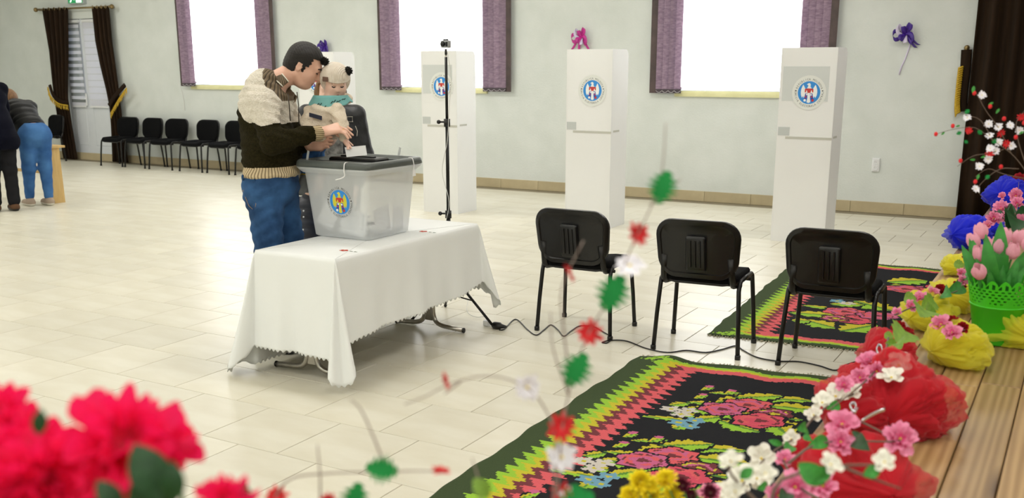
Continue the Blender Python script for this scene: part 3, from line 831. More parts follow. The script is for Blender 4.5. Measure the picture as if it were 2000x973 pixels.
# ------------------------------------------------------------------ ballot box
M_box = mat('frosted_plastic', '#f6f9fa', .32, transl=.28, transp=.42, var=.03, scale=3)
M_lid = mat('grey_lid', '#5c625f', .4, color2='#4f5553', scale=8)
M_slot = mat('black_slot', '#0c0d0e', .4); M_tie = mat('zip_tie', '#f4f4f4', .4)
M_paper = mat('ballot_paper', '#f6f7f8', .8, var=.03)
BX = Vector((-3.735, 4.72, TZ + .010)); BH = .435
bx = empty('ballot_box', BX, 0, 'frosted ballot box with grey lid and round blue eagle emblem', 'ballot box')
b = MB(); rings = []
bh, th = .205, .243
for z, s_ in ((0, .96), (.006, 1.0), (.08, None), (.2, None), (.33, None), (BH - .05, None)):
    h = bh * s_ if s_ else lerp(bh, th, z / BH)
    rings.append([Vector((x, y, z)) for x, y in rrect(h, h, .035, 5)])
loft(b, rings, caps=False)
inner = [[Vector((p.x * .985, p.y * .985, p.z + .004)) for p in r] for r in rings[::-1]]
n0 = len(rings[0]); b.add(rings[0], [tuple(range(n0 - 1, -1, -1))])
body = b.build('body', M_box, bx, True)
bl = MB(); hr = th + .022
loft(bl, [[Vector((x, y, z)) for x, y in rrect(h, h, .05, 5)] for z, h in ((BH - .06, hr - .014), (BH - .040, hr + .004), (BH - .028, hr + .012), (BH - .027, hr - .004), (BH - .05, hr - .016))], caps=False)
bl.build('body_rim', M_box, bx, True)
ld = MB()
loft(ld, [[Vector((x, y, z)) for x, y in rrect(h, h, .055, 6)] for z, h in ((BH - .026, hr + .008), (BH - .022, hr + .014), (BH + .004, hr + .010), (BH + .012, hr + .002), (BH + .012, hr - .022), (BH - .006, hr - .034), (BH - .008, hr - .05), (BH - .006, .08))])
lid = ld.build('lid', M_lid, bx, True)
MB().chamfer((.0, -.01, BH + .006), (.34, .13, .026), .008).build('slot_plate', M_slot, lid)
MB().chamfer((-.0, -.015, BH + .022), (.24, .03, .012), .003).build('slot_lip', M_slot, lid)
for (x, y, z) in ((-.0, -.13, 0), (.02, .13, 0)): MB().box((x, y, BH - .003), (.44, .014, .012)).build('lid_rib', M_lid, lid)
def tie(px_top, x, y, tail):
    m = MB(); m.tube(smooth_path([(x, y + .02, BH + .01), (x, y - .006, BH + .008), (x, y - .014, BH - .03), (x, y - .01, BH - .06), (x + tail[0] * .3, y - .02, BH - .075), (x + tail[0], y - .03 + tail[1], BH - .085)], 4), .0032, 6)
    return m
tie(None, .11, -hr - .006, (-.05, 0)).build('seal_tie', M_tie, bx, True)
m = MB(); m.tube(smooth_path([(hr - .02, .15, BH + .012), (hr + .006, .15, BH + .01), (hr + .018, .15, BH - .03), (hr + .012, .15, BH - .06)], 4), .003, 6); m.build('seal_tie', M_tie, bx, True)
MB().prism([(-.012, 0), (.012, 0), (.016, -.035), (-.016, -.035)], .003, lambda x, y, z: (hr + .016 + z, .15 + x, BH - .058 + y)).build('seal_tag', M_tie, bx)
for (x, y) in ((-.19, -.24), (.11, hr - .02)):
    MB().box((x, y, BH + .035), (.014, .004, .06), rot=Matrix.Rotation(.25, 3, 'Y')).build('seal_tag', mat('clear_tag', '#dfe3e4', .3, transp=.35), bx)
ang = math.atan2(th - bh, BH)
tiltf = Matrix.Rotation(ang, 3, 'X') @ FACE_Y
zc = .2; pf = gp(664, 395, 0); yface = -lerp(bh, th, zc / BH)
d = ray(664, 395); tt = (BX.y + yface - 0) / d.y; hit = CAM + d * tt; zc = hit.z - BX.z; yface = -lerp(bh, th, zc / BH); tt = (BX.y + yface) / d.y; hit = CAM + d * tt
put_emblem(bx, 'box', Vector((hit.x - BX.x, yface - .002, hit.z - BX.z)), .096, tiltf)
# ballots lying and leaning inside the box
def sheet(c, w, h, rot, label, name='ballot_paper'):
    def fn(u, v): return Vector(((u - .5) * w, .012 * math.sin(u * 3) * math.sin(v * 2), (v - .5) * h)), (0, -1, 0)
    o = MB().slab(fn, 6, 4, .0008).build(name, M_paper, None, True)
    o.matrix_world = Matrix.Translation(c) @ rot.to_4x4()
    return tag(o, label, 'ballot', 'ballots inside the box')
RX = lambda a: Matrix.Rotation(math.radians(a), 3, 'X'); RY = lambda a: Matrix.Rotation(math.radians(a), 3, 'Y'); RZ = lambda a: Matrix.Rotation(math.radians(a), 3, 'Z')
sheet(BX + Vector((-.115, -.165, .125)), .12, .17, RZ(3) @ RX(-4) @ RY(28), 'ballot leaning tilted at the left inside the box')
sh2 = sheet(BX + Vector((.075, -.178, .09)), .19, .145, RZ(0) @ RX(-4) @ RY(6), 'printed ballot standing flat against the front face inside the box')
sheet(BX + Vector((.165, -.02, .095)), .13, .15, RZ(84) @ RX(6) @ RY(-12), 'ballot leaning against the right face inside the box')
sheet(BX + Vector((.178, .12, .085)), .11, .14, RZ(92) @ RX(-3) @ RY(8), 'ballot standing in the far right corner inside the box')
for k, (x, y, z, a, b_, c_) in enumerate(((-.06, -.06, .03, 80, 20, 10), (.02, .03, .045, 85, 60, -12), (-.1, .08, .05, 78, 110, 8), (.09, .1, .03, 92, 35, 5))):
    sheet(BX + Vector((x * .6, y * .6, z + .02)), .12, .15, RZ(b_) @ RX(a) @ RY(c_), ['crumpled ballot at the bottom of the box, front left', 'ballot lying flat in the middle of the box floor', 'ballot lying at the back left of the box floor', 'ballot lying at the back right of the box floor'][k])
ln = MB()
for i in range(9): ln.box((-.02 + .01 * math.sin(i * 2), -.0015, .05 - i * .011), (.10 - .02 * (i % 3), .0004, .0022))
for i in range(6): ln.box((.068, -.0015, .05 - i * .019), (.012, .0004, .008))
o = ln.build('printed_lines', mat('print_grey', '#9aa3a6', .8), sh2)

# ------------------------------------------------------------------ voting booths
M_booth = mat('booth_panel', '#fafbfb', .55, var=.03, scale=2, transl=.15)
M_tape = mat('packing_tape', '#dcdcd2', .3, transp=.25); M_post = mat('inner_poster', '#d3d8d8', .6); M_patch = mat('grey_patch', '#c4c9c9', .6)
def booth(pl, pr, ztop, label, poster, zt_px, ecx, ecy, smudge):
    a, c = gp(*pl), gp(*pr); w = c.x - a.x; y0 = (a.y + c.y) / 2
    b = empty('voting_booth', (a.x + w / 2, y0, 0), 0, label, 'voting booth', 'white voting booths in a row'); hw = w / 2; D = .40
    MB().bbox((-hw, -.006, 0), (hw, .006, ztop)).build('front_panel', M_booth, b)
    for s in (-1, 1):
        r = .07; prof = [(0.006, 0), (D, 0), (D, ztop - r)] + [(D - r + r * math.cos(math.radians(q)), ztop - r + r * math.sin(math.radians(q))) for q in (15, 30, 45, 60, 75, 90)] + [(0.006, ztop)]
        MB().prism(prof if s < 0 else prof[::-1], .012, lambda x, y, z, s=s: (s * (hw - .012) + s * z, x, y)).build('side_panel', M_booth, b)
    MB().bbox((-hw + .014, .008, .95), (hw - .014, .34, .965)).build('shelf', M_booth, b)
    zt = wp(zt_px[0], zt_px[1], y0).z
    MB().bbox((-hw + .16 * w, -.0075, zt - .012), (hw, -.006, zt + .012)).build('tape_strip', M_tape, b)
    MB().bbox((hw + .0, .05, zt + .0), (hw + .0015, .2, zt + .02)).build('tape_strip', M_tape, b)
    MB().bbox((-hw + .01, -.0075, zt + .02), (-hw + .12, -.006, zt + .10)).build('grey_patch', M_patch, b)
    ep = wp(ecx, ecy, y0 - .009)
    if poster: MB().bbox((-hw + .05 * w, -.007, ep.z - .08), (hw - .12 * w, -.006, ep.z + .24)).build('poster', M_post, b)
    put_emblem(b, 'booth', Vector((ep.x - (a.x + w / 2), -.0085, ep.z)), .142, FACE_Y)
    return b
ZB = 1.845
booth((827, 413), (897, 418), ZB, 'white voting booth behind the camera stand', True, (860, 246), 862, 169, 0)
booth((1103, 440), (1190, 447), ZB, 'white voting booth in front of the pink wall bow', False, (1150, 258), 1157, 177, 0)
booth((1504, 470), (1610, 478), ZB, 'white voting booth nearest the stage, under the right window', True, (1570, 270), 1580, 181, 0)
q = gp(827, 413); xb4 = wp(618, 150, q.y).x
p4 = proj((xb4 - .28, q.y, 0)); p5 = proj((xb4 + .28, q.y, 0))
booth(p4[:2], p5[:2], ZB, 'white voting booth mostly hidden behind the man and baby', False, (618, 240), 617, 160, 0)

# ------------------------------------------------------------------ camera on a tall stand, cords
M_cam = mat('camera_grey', '#b9bdc0', .35, metal=.3); M_lens = mat('lens_black', '#08090a', .15)
SX, SY = -3.65, 5.53
st = empty('camera_stand', (SX, SY, 0), 0, 'tall thin black tripod stand behind the ballot table', 'tripod')
MB().tube([(0, 0, .16), (0, 0, .72)], .014, 10).build('lower_pole', M_blkm, st, True)
MB().tube([(0, 0, .70), (0, 0, 1.32)], .0115, 10).build('middle_pole', M_blkm, st, True)
MB().tube([(0, 0, 1.30), (0, 0, 1.73)], .009, 10).build('upper_pole', M_blkm, st, True)
MB().tube([(0, 0, 1.71), (0, 0, 1.745)], .007, 10).build('tip', M_chrome, st, True)
for z in (.72, 1.32, .42):
    c = MB().tube([(0, 0, z - .03), (0, 0, z + .02)], .021, 10); c.tube([(0, 0, z), (-.045, -.02, z)], .006, 6); c.sphere((-.05, -.022, z), .014, 8, 6); c.build('clamp', M_blk, st, True)
for (px, py) in ((870, 600), (963, 640), (805, 628)):
    g = gp(px, py) - Vector((SX, SY, 0)); g.z = .012; h = Vector((0, 0, .33))
    MB().tube([h, g], .009, 8).build('leg', M_blkm, st, True)
    k = h.lerp(g, .55); MB().tube([(0, 0, .17), k], .005, 6).build('brace', M_blkm, st, True)
    MB().sphere(g, .012, 8, 6).build('rubber_foot', M_blk, st, True)
cm = empty('action_camera', (SX, SY, 1.745), math.radians(-12), 'small grey action camera on top of the tall stand', 'camera')
MB().tube([(0, 0, 0), (0, 0, .035)], .008, 8).build('mount', M_blk, cm, True)
b = MB(); loft(b, [[Vector((x, y, .065 + z)) for x, z in rrect(.032, .023, .006, 3)] for y in (-.014, .014)]); b.build('body', M_cam, cm, autos=40)
MB().lathe([(.017, 0), (.017, .012), (.013, .014)], 16, (-.008, -.014, .066), axis=Matrix.Rotation(math.radians(90), 3, 'X')).build('lens', M_lens, cm, autos=40)
MB().bbox((.012, -.016, .05), (.03, -.014, .08)).build('screen', M_blk, cm)
MB().box((0, 0, .092), (.03, .02, .008)).build('top_button', M_blk, cm)
M_wcord = mat('white_cord', '#d9dad6', .5)
pts = [Vector((SX + .02, SY - .022, 1.79)), Vector((SX + .05, SY - .02, 1.6)), Vector((SX + .03, SY - .02, 1.4)), Vector((SX + .014, SY - .02, 1.2)), Vector((SX - .03, SY - .02, 1.0)), Vector((SX + .02, SY - .02, .8)), Vector((SX - .018, SY - .02, .6)), Vector((SX + .03, SY - .03, .4)), gp(915, 590) + Vector((0, 0, .1)), gp(912, 612) + Vector((0, 0, .02)), gp(930, 622) + Vector((0, 0, .01)), gp(948, 622) + Vector((0, 0, .012)), gp(956, 634) + Vector((0, 0, .02))]
tag(MB().tube(smooth_path(pts, 6), .0022, 5).build('usb_cable', M_wcord, None, True), 'thin pale cable winding down the camera stand', 'cable')
ad = empty('power_adapter', gp(957, 638), math.radians(-10), 'white charger plugged into the black socket on the floor', 'adapter')
b = MB(); loft(b, [[Vector((x, y, .02 + z)) for y, z in rrect(.018, .018, .006, 3)] for x in (-.045, -.005)]); b.build('body', M_white, ad, autos=40)
ex = empty('extension_cord', gp(968, 643), 0, 'black extension cord snaking under the chairs, socket end by the stand', 'cord')
b = MB(); b.lathe([(.020, 0), (.024, .01), (.024, .05), (.016, .06), (.012, .08), (.008, .1)], 14, (-.02, .005, .024), axis=Matrix.Rotation(math.radians(90), 3, 'Y') @ Matrix.Rotation(0, 3, 'Z')); b.build('socket', M_blk, ex, autos=40)
cp = [(975, 646), (985, 644), (1007, 625), (1030, 645), (1047, 656), (1062, 646), (1076, 636), (1090, 646), (1101, 658), (1115, 648), (1133, 638), (1160, 640), (1182, 652), (1196, 661), (1186, 671), (1176, 670), (1196, 666), (1225, 668), (1262, 682), (1303, 690), (1340, 686), (1378, 690), (1410, 684), (1437, 677), (1452, 686), (1480, 700), (1520, 707), (1560, 708), (1600, 716), (1631, 725), (1650, 715), (1672, 708), (1700, 704)]
o = MB().tube([p - Vector(ex.location) + Vector((0, 0, .0045)) for p in smooth_path([gp(*c) for c in cp], 6)], .0042, 6).build('cable', M_blk, ex, True)

# ------------------------------------------------------------------ wall pieces: bows, socket, cable
def bow(px, py, yy, m, m2, label, sz, tails):
    c = wp(px, py, yy); b = empty('ribbon_bow', c, 0, label, 'bow', 'ribbon bows on the wall')
    for k in range(8):
        a = k * .785 + .2; L = sz * (.9 + .25 * math.sin(k * 2.1))
        def fn(u, v, a=a, L=L):
            r = L * math.sin(math.pi * u * .92) * .9 ; lift = .05 * math.sin(math.pi * 2 * u)
            return Vector((math.cos(a) * r - math.sin(a) * (v - .5) * .045, -.02 - .05 * math.sin(math.pi * u) - .01 * k % .03, math.sin(a) * r + math.cos(a) * ((v - .5) * .045 + lift))), (0, -1, .2)
        MB().slab(fn, 10, 2, .0015).build('loop', m if k % 3 else m2, b, True)
    for (tx, tz) in tails:
        def fn2(u, v): return Vector((tx * u + (v - .5) * .035, -.02 - .01 * math.sin(u * 5), tz * u + .01 * math.sin(u * 6))), (0, -1, 0)
        MB().slab(fn2, 8, 1, .0012).build('tail', m, b, True)
    return b
M_pur = mat('purple_ribbon', '#4b2a9a', .35, color2='#3a1f80'); M_pw = mat('lilac_ribbon', '#dcd3ee', .4); M_pk = mat('pink_ribbon', '#d837a4', .35, color2='#b82a88')
bow(637, 92, YW - .01, M_pur, M_pur, 'purple ribbon bow on the wall above the half-hidden booth', .11, [(.06, -.15), (-.07, -.14)])
bow(1137, 72, YW - .01, M_pk, M_pw, 'pink ribbon bow on the wall above a booth', .12, [(.14, -.2), (-.16, -.17), (-.05, -.2)])
bp = bow(1768, 66, YW - .01, M_pur, M_pw, 'purple and white ribbon bow beside the stage curtain', .12, [(.16, -.12), (.13, -.15)])
s0 = Vector(bp.location)
MB().tube([wp(x, y, YW - .008) - s0 for x, y in ((1776, 60), (1782, 75), (1775, 95), (1768, 115), (1760, 132), (1756, 146))], .007, 6).build('string', M_pw, bp, True)
sp = wp(1711, 322, YW); so = empty('wall_socket', sp, 0, 'white double power socket on the wall', 'socket')
MB().chamfer((0, -.012, 0), (.085, .155, .024), .006, rot=RX(90)).build('plate', M_white, so)
for z in (-.034, .034):
    s_ = MB().lathe([(.026, 0), (.028, .004), (.022, .004), (.02, -.001)], 18, (0, -.025, z), axis=RX(90), cap=False).build('outlet', M_white, so, True)
    for x in (-.009, .009): MB().lathe([(.003, 0), (.003, .002)], 8, (x, -.0245, z), axis=RX(90)).build('hole', M_blk, s_)
tag(MB().tube([wp(x, y, YW - .006) for x, y in ((348, 158), (351, 165), (356, 180), (360, 200), (361, 216))], .006, 5).build('wall_cable', M_wcord), 'thin pale cable hanging on the wall below the left window', 'cable')

# ================================================================== RUGS
from mathutils import noise as mnoise
P_GRN, P_LIME, P_YEL, P_MAR, P_COR, P_BLK = '#3c4a2f', '#8fbb3c', '#bcb234', '#6f373c', '#cf5c62', '#1d1e22'
P_PNK, P_DKL, P_BLU, P_WHT, P_ROS = '#bb5f85', '#5a8538', '#6b98ae', '#c2bcb4', '#c94f62'
def make_rug(name, corners, label, motifs, cell=.0105, border=1.0, bump=None, name_seed=1):
    """corners: near-left, near-right, far-right, far-left on the floor"""
    A, B, C, D = [Vector(c) for c in corners]
    Wm = ((B - A).length + (C - D).length) / 2; Lm = ((D - A).length + (C - B).length) / 2
    nu, nv = int(Wm / cell), int(Lm / cell)
    U = (np.arange(nu) + .5) / nu * Wm; V = (np.arange(nv) + .5) / nv * Lm
    u, v = np.meshgrid(U, V, indexing='ij')
    pal = [P_GRN, P_LIME, P_YEL, P_MAR, P_COR, P_BLK, P_PNK, P_DKL, P_BLU, P_WHT, P_ROS]; ix = {c: i for i, c in enumerate(pal)}
    g = np.full((nu, nv), ix[P_BLK]); MS = 1.08
    # long borders: flame-stitch teeth; short borders: shallow waves
    dl = np.minimum(u, Wm - u); ds = np.minimum(v, Lm - v)
    ph = np.where(u < Wm / 2, v, v + .02)
    def saw(t, p): return np.abs(((t / p) % 1) - .5) * 2
    tl = (dl + .058 * saw(ph + dl * .5, .085) + .016 * saw(ph, .0283) - .037) / 1.36
    ts = (ds + .012 * np.sin(u * 22) + .008 * saw(u, .05)) * 1.45
    t = np.minimum(tl, ts) / border
    for lim, c in ((.275, P_COR), (.222, P_MAR), (.180, P_YEL), (.142, P_LIME), (.100, P_GRN)):
        g = np.where(t < lim, ix[c], g)
    g = np.where((ts / border < .222) & (ts / border > .180) & (ts < tl), ix[P_COR], g)
    for cu in (0, Wm):                                   # lime sprig in each corner
        for cv in (0, Lm):
            a = np.abs(u - cu) - .11; b = np.abs(v - cv) - .055
            g = np.where((np.abs(a) / .085 + np.abs(b) / .04 + .25 * np.sin(a * 160) < 1), ix[P_LIME], g)
            g = np.where((np.abs(a) / .02 + np.abs(b) / .012 < 1), ix[P_GRN], g)
    rnd = np.random.RandomState(name_seed)
    def ell(cu, cv, ru, rv, c, rot=0, lob=0, n=5, ph0=0):
        du, dv = u - cu, v - cv; ca, sa = math.cos(rot), math.sin(rot)
        x, y = (du * ca + dv * sa) / ru, (-du * sa + dv * ca) / rv
        r = np.hypot(x, y); th = np.arctan2(y, x); m = r < 1 + lob * np.cos(n * th + ph0); g[m] = ix[c]; return m
    def leaf(cu, cv, L, w, rot, c=P_LIME, c2=P_YEL):
        du, dv = u - cu, v - cv; ca, sa = math.cos(rot), math.sin(rot)
        x, y = (du * ca + dv * sa) / L, (-du * sa + dv * ca) / w
        m = (np.abs(x) < 1) & (np.abs(y) < (1 - x * x) * (1 + .18 * np.sin(x * 14)))
        mo_ = (np.abs(x) < 1.12) & (np.abs(y) < (1.25 - x * x) * 1.22); g[mo_ & ~m] = ix[P_BLK]
        g[m] = ix[c]; m2 = m & (y > .1 * np.sin(x * 18)); g[m2] = ix[c2]; m3 = m & (np.abs(y) < .13); g[m3] = ix[P_DKL]
    def rose(cu, cv, r, c, c2, c3):
        ph_ = rnd.rand() * 6; ell(cu, cv, r * 1.13, r * .99, P_BLK, .3, .10, 6, ph_); ell(cu, cv, r, r * .86, c, .3, .10, 6, ph_); ell(cu - r * .1, cv + r * .05, r * .72, r * .6, c2, .5, .14, 5, rnd.rand() * 6)
        ell(cu, cv, r * .52, r * .42, c, .2, .15, 4, 1); ell(cu + r * .05, cv, r * .26, r * .2, c3, 0, .2, 3, 0)
        for k in range(7):
            a = k * .9 + rnd.rand(); ell(cu + r * .75 * math.cos(a), cv + r * .62 * math.sin(a), r * .2, r * .07, c3, a + 1.3)
    def daisy(cu, cv, r, c):
        for k in range(5):
            a = k * 1.257; ell(cu + r * .6 * math.cos(a), cv + r * .55 * math.sin(a), r * .42, r * .34, c, a)
        ell(cu, cv, r * .25, r * .22, P_YEL)
    def loc(px, py):
        p = gp(px, py); ex = (B - A).normalized(); ey = (D - A).normalized()
        return (p - A).dot(ex), (p - A).dot(ey)
    for mo in motifs:
        k = mo[0]; cu, cv = loc(mo[1], mo[2]) if mo[1] > 5 else (mo[1], mo[2])
        if k == 'rose': rose(cu, cv, mo[3] * MS, *mo[4])
        elif k == 'leaf': leaf(cu, cv, mo[3] * 1.2, mo[4] * 1.4, mo[5])
        elif k == 'daisy': daisy(cu, cv, mo[3] * 1.15, mo[4])
        elif k == 'bud':
            leaf(cu, cv - .02, .05, .022, 1.2); ell(cu, cv + .018, .022, .02, P_PNK); 
    # mesh: one woven cell per face
    uu = np.linspace(0, 1, nu + 1); vv = np.linspace(0, 1, nv + 1); gu, gv = np.meshgrid(uu, vv, indexing='ij')
    def co(i): return (A[i] * (1 - gu) * (1 - gv) + B[i] * gu * (1 - gv) + C[i] * gu * gv + D[i] * (1 - gu) * gv)
    wob = .006 * np.sin(gv * 31) * ((gu < .004) | (gu > .996)) + .004 * np.sin(gv * 77) * ((gu < .004) | (gu > .996))
    wob2 = .014 * np.sin(gu * 23) * (gv > .5) * ((gv - .5) * 2)
    z = .0075 + .002 * np.sin(gu * 9 + gv * 14) * np.sin(gv * 23) 
    if bump is not None: z = z + bump(gu, gv)
    pts = np.stack([co(0) + wob, co(1) + wob2, z], -1).reshape(-1, 3)
    i = np.arange(nu)[:, None] * (nv + 1) + np.arange(nv)[None, :]
    F = np.stack([i, i + nv + 1, i + nv + 2, i + 1], -1).reshape(-1, 4)
    me = bpy.data.meshes.new('rug_weave'); me.vertices.add(len(pts)); me.vertices.foreach_set('co', pts.astype(np.float32).ravel())
    me.loops.add(F.size); me.loops.foreach_set('vertex_index', F.astype(np.int32).ravel()); me.polygons.add(len(F)); me.polygons.foreach_set('loop_start', np.arange(0, F.size, 4, dtype=np.int32))
    me.update(calc_edges=True)
    at = me.attributes.new('pattern', 'FLOAT_COLOR', 'FACE')
    cols = np.array([(*srgb(c), 1) for c in pal], np.float32)[g.ravel()]; at.data.foreach_set('color', cols.ravel())
    me.materials.append(attr_mat('woven_wool')); me.polygons.foreach_set('use_smooth', np.ones(len(F), bool))
    root = empty('floor_rug', (0, 0, 0), 0, label, 'rug', 'two patterned wool rugs')
    o = link('weave', me, root)
    md = o.modifiers.new('thickness', 'SOLIDIFY'); md.thickness = .005; md.offset = -1
    fr = MB()
    for (P, Q, sgn) in ((D, C, 1), (A, B, -1)):
        ey = (D - A).normalized() * sgn; n = 80
        for k in range(n):
            t = (k + .5) / n; c = P.lerp(Q, t); c = Vector((c.x, c.y + (.014 * math.sin(t * 23) if sgn > 0 else 0), .004)); L = .018 + .03 * FIELD.random()
            fr.tube([c, c + ey * L * .5 + Vector((FIELD.uniform(-.01, .01), 0, .002)), c + ey * L + Vector((FIELD.uniform(-.014, .014), 0, 0))], [.003, .004, .001], 4)
    tag(fr.build('fringe', mat('rug_fringe', '#b9b39b', .95), root), kind='stuff')
    return root
R1 = (P_COR, P_PNK, P_MAR); R2 = (P_PNK, P_COR, P_MAR); R3 = (P_MAR, P_PNK, P_YEL); R4 = (P_ROS, P_COR, P_MAR)
def bouquet(ox, oy):
    """motifs of one bouquet in photo pixels, shifted"""
    s = [('leaf', 1340, 905, .16, .035, .1), ('leaf', 1395, 880, .15, .05, .25), ('leaf', 1215, 922, .12, .022, .1), ('leaf', 1250, 925, .09, .05, .9), ('leaf', 1310, 925, .10, .05, -.6),
         ('leaf', 1240, 888, .08, .022, .2), ('leaf', 1180, 889, .045, .025, .8), ('leaf', 1170, 948, .05, .03, 1.2), ('leaf', 1140, 926, .10, .018, .1), ('leaf', 1376, 930, .12, .05, .2),
         ('leaf', 1400, 950, .10, .04, -.5), ('leaf', 1330, 868, .07, .03, .8), ('leaf', 1290, 862, .08, .016, .5),
         ('leaf', 1300, 880, .09, .04, .9), ('leaf', 1360, 872, .10, .045, .5), ('leaf', 1230, 905, .08, .04, .1), ('leaf', 1425, 905, .11, .05, .1), ('leaf', 1300, 950, .10, .05, -.4), ('leaf', 1390, 962, .09, .05, -.9), ('rose', 1330, 893, .105, R1), ('rose', 1272, 902, .10, R2), ('rose', 1380, 920, .085, R3), ('rose', 1345, 936, .11, R4),
         ('daisy', 1158, 901, .045, P_WHT), ('daisy', 1196, 906, .045, P_WHT), ('daisy', 1177, 916, .045, P_WHT),
         ('daisy', 1166, 938, .045, P_BLU), ('daisy', 1205, 933, .045, P_BLU), ('daisy', 1190, 948, .04, P_BLU), ('bud', 1254, 848), ('bud', 1303, 858), ('bud', 1235, 868)]
    return [(m[0], m[1] + ox, m[2] + oy, *m[3:]) for m in s]
bA = bouquet(0, 0)
pA = gp(1290, 905); pB = gp(1445, 803); sh_ = pB - pA
def shift_m(ms, d):
    out = []
    for m in ms:
        p = gp(m[1], m[2]) + d; q = proj(p); out.append((m[0], q[0], q[1], *m[3:]))
    return out
bBq = shift_m(bA, sh_)
bCq = shift_m(bA, -sh_)
def rug_bump(gu, gv): return .03 * np.exp(-((gv - .985) / .03) ** 2 - ((gu - .12) / .06) ** 2)
make_rug('near', (Vector((-2.105, 2.2, 0)), Vector((-.53, 2.2, 0)), Vector((-.53, 5.50, 0)), Vector((-2.164, 5.31, 0))),
         'near patterned rug with rose bouquets on black and flame-stitch border', bA + bBq + bCq, bump=rug_bump, name_seed=3)
far_m = [('leaf', 1590, 617, .17, .06, .15), ('leaf', 1600, 637, .13, .07, -.5), ('leaf', 1676, 645, .14, .08, 1.0), ('leaf', 1690, 600, .15, .08, -.6), ('leaf', 1590, 603, .11, .03, -.1), ('leaf', 1735, 620, .12, .06, .2), ('leaf', 1640, 597, .1, .05, .3),
         ('rose', 1640, 612, .13, R1), ('rose', 1665, 628, .12, R4), ('rose', 1705, 620, .12, R2), ('rose', 1625, 625, .09, R3), ('daisy', 1620, 590, .05, P_BLU), ('daisy', 1640, 595, .05, P_WHT), ('leaf', 1560, 630, .05, .05, .4),
         ('leaf', 1760, 560, .16, .1, .2), ('leaf', 1790, 575, .16, .09, -.4), ('rose', 1775, 568, .14, R2), ('rose', 1740, 566, .14, R1), ('rose', 1810, 560, .13, R4), ('leaf', 1740, 550, .14, .09, .6)]
make_rug('far', (Vector((-1.984, 5.985, 0)), Vector((-.53, 6.12, 0)), Vector((-.53, 9.02, 0)), Vector((-2.13, 8.92, 0))),
         'far patterned rug under the chair nearest the stage', far_m, border=1.0, name_seed=8)

# ================================================================== STAGE
def wood_mat(name, c1, c2, c3):
    m = bpy.data.materials.new(name); m.use_nodes = True; N = m.node_tree.nodes; L = m.node_tree.links; b = N['Principled BSDF']
    tc = N.new('ShaderNodeTexCoord'); oi = N.new('ShaderNodeObjectInfo'); sc = N.new('ShaderNodeVectorMath'); sc.operation = 'SCALE'; sc.inputs['Scale'].default_value = 7.0
    cb = N.new('ShaderNodeCombineXYZ'); L.new(oi.outputs['Random'], cb.inputs[0]); L.new(oi.outputs['Random'], cb.inputs[1]); L.new(cb.outputs[0], sc.inputs[0])
    ad = N.new('ShaderNodeVectorMath'); L.new(tc.outputs['Object'], ad.inputs[0]); L.new(sc.outputs[0], ad.inputs[1])
    mp = N.new('ShaderNodeMapping'); mp.inputs['Scale'].default_value = (9, .5, 1); L.new(ad.outputs[0], mp.inputs['Vector'])
    w = N.new('ShaderNodeTexWave'); w.inputs['Scale'].default_value = 1.6; w.inputs['Distortion'].default_value = 5; w.inputs['Detail'].default_value = 3; w.inputs['Detail Scale'].default_value = 1.2; L.new(mp.outputs[0], w.inputs['Vector'])
    n = N.new('ShaderNodeTexNoise'); n.inputs['Scale'].default_value = 14; L.new(mp.outputs[0], n.inputs['Vector'])
    mk = N.new('ShaderNodeMapping'); mk.inputs['Scale'].default_value = (8, 1.5, 1); L.new(ad.outputs[0], mk.inputs['Vector'])
    r = N.new('ShaderNodeValToRGB'); r.color_ramp.elements[0].color = (*srgb(c2), 1); r.color_ramp.elements[1].color = (*srgb(c1), 1); L.new(w.outputs['Fac'], r.inputs['Fac'])
    v = N.new('ShaderNodeTexVoronoi'); v.inputs['Scale'].default_value = .55; L.new(mk.outputs[0], v.inputs['Vector'])
    kr = N.new('ShaderNodeValToRGB'); kr.color_ramp.elements[0].position = .03; kr.color_ramp.elements[0].color = (0, 0, 0, 1); kr.color_ramp.elements[1].position = .13; L.new(v.outputs['Distance'], kr.inputs['Fac'])
    mx = N.new('ShaderNodeMix'); mx.data_type = 'RGBA'; L.new(kr.outputs['Color'], mx.inputs[0]); mx.inputs[6].default_value = (*srgb(c3), 1); L.new(r.outputs['Color'], mx.inputs[7])
    hs = N.new('ShaderNodeHueSaturation'); mr = N.new('ShaderNodeMapRange'); mr.inputs['To Min'].default_value = .8; mr.inputs['To Max'].default_value = 1.15
    L.new(oi.outputs['Random'], mr.inputs['Value']); L.new(mr.outputs[0], hs.inputs['Value']); L.new(mx.outputs[2], hs.inputs['Color']); L.new(hs.outputs[0], b.inputs['Base Color'])
    b.inputs['Roughness'].default_value = .38
    bp = N.new('ShaderNodeBump'); bp.inputs['Strength'].default_value = .12; bp.inputs['Distance'].default_value = .002; L.new(n.outputs['Fac'], bp.inputs['Height']); L.new(bp.outputs[0], b.inputs['Normal'])
    MATS[name] = m; return m
M_wood = wood_mat('stage_wood', '#a98b60', '#8f7149', '#573e26')
XE = -.50
stage = tag(MB().bbox((XE, YF, 0), (XR, 11.9, ZS - .026)).build('stage_platform', mat('stage_side', '#7d6443', .7, var=.1)), kind='structure')
PW = .104; pk = {}
x = XE; i = 0
while x + PW < XR and i < 12:
    y = YF + .03 + FIELD.uniform(-1.2, 0)
    while y < 11.9:
        Lp = FIELD.choice((1.6, 2.0, 2.4)); y1 = min(y + Lp, 11.9); y0 = max(y, YF + .02)
        if y1 - y0 > .05:
            key = round(y1 - y0, 2)
            if key not in pk: pk[key] = MB().chamfer((0, 0, 0), (PW - .003, key - .003, .024), .002).mesh('plank', M_wood)
            o = link('plank', pk[key], stage); o.location = (x + PW / 2, (y0 + y1) / 2, ZS - .012)
        y = y1
    x += PW; i += 1
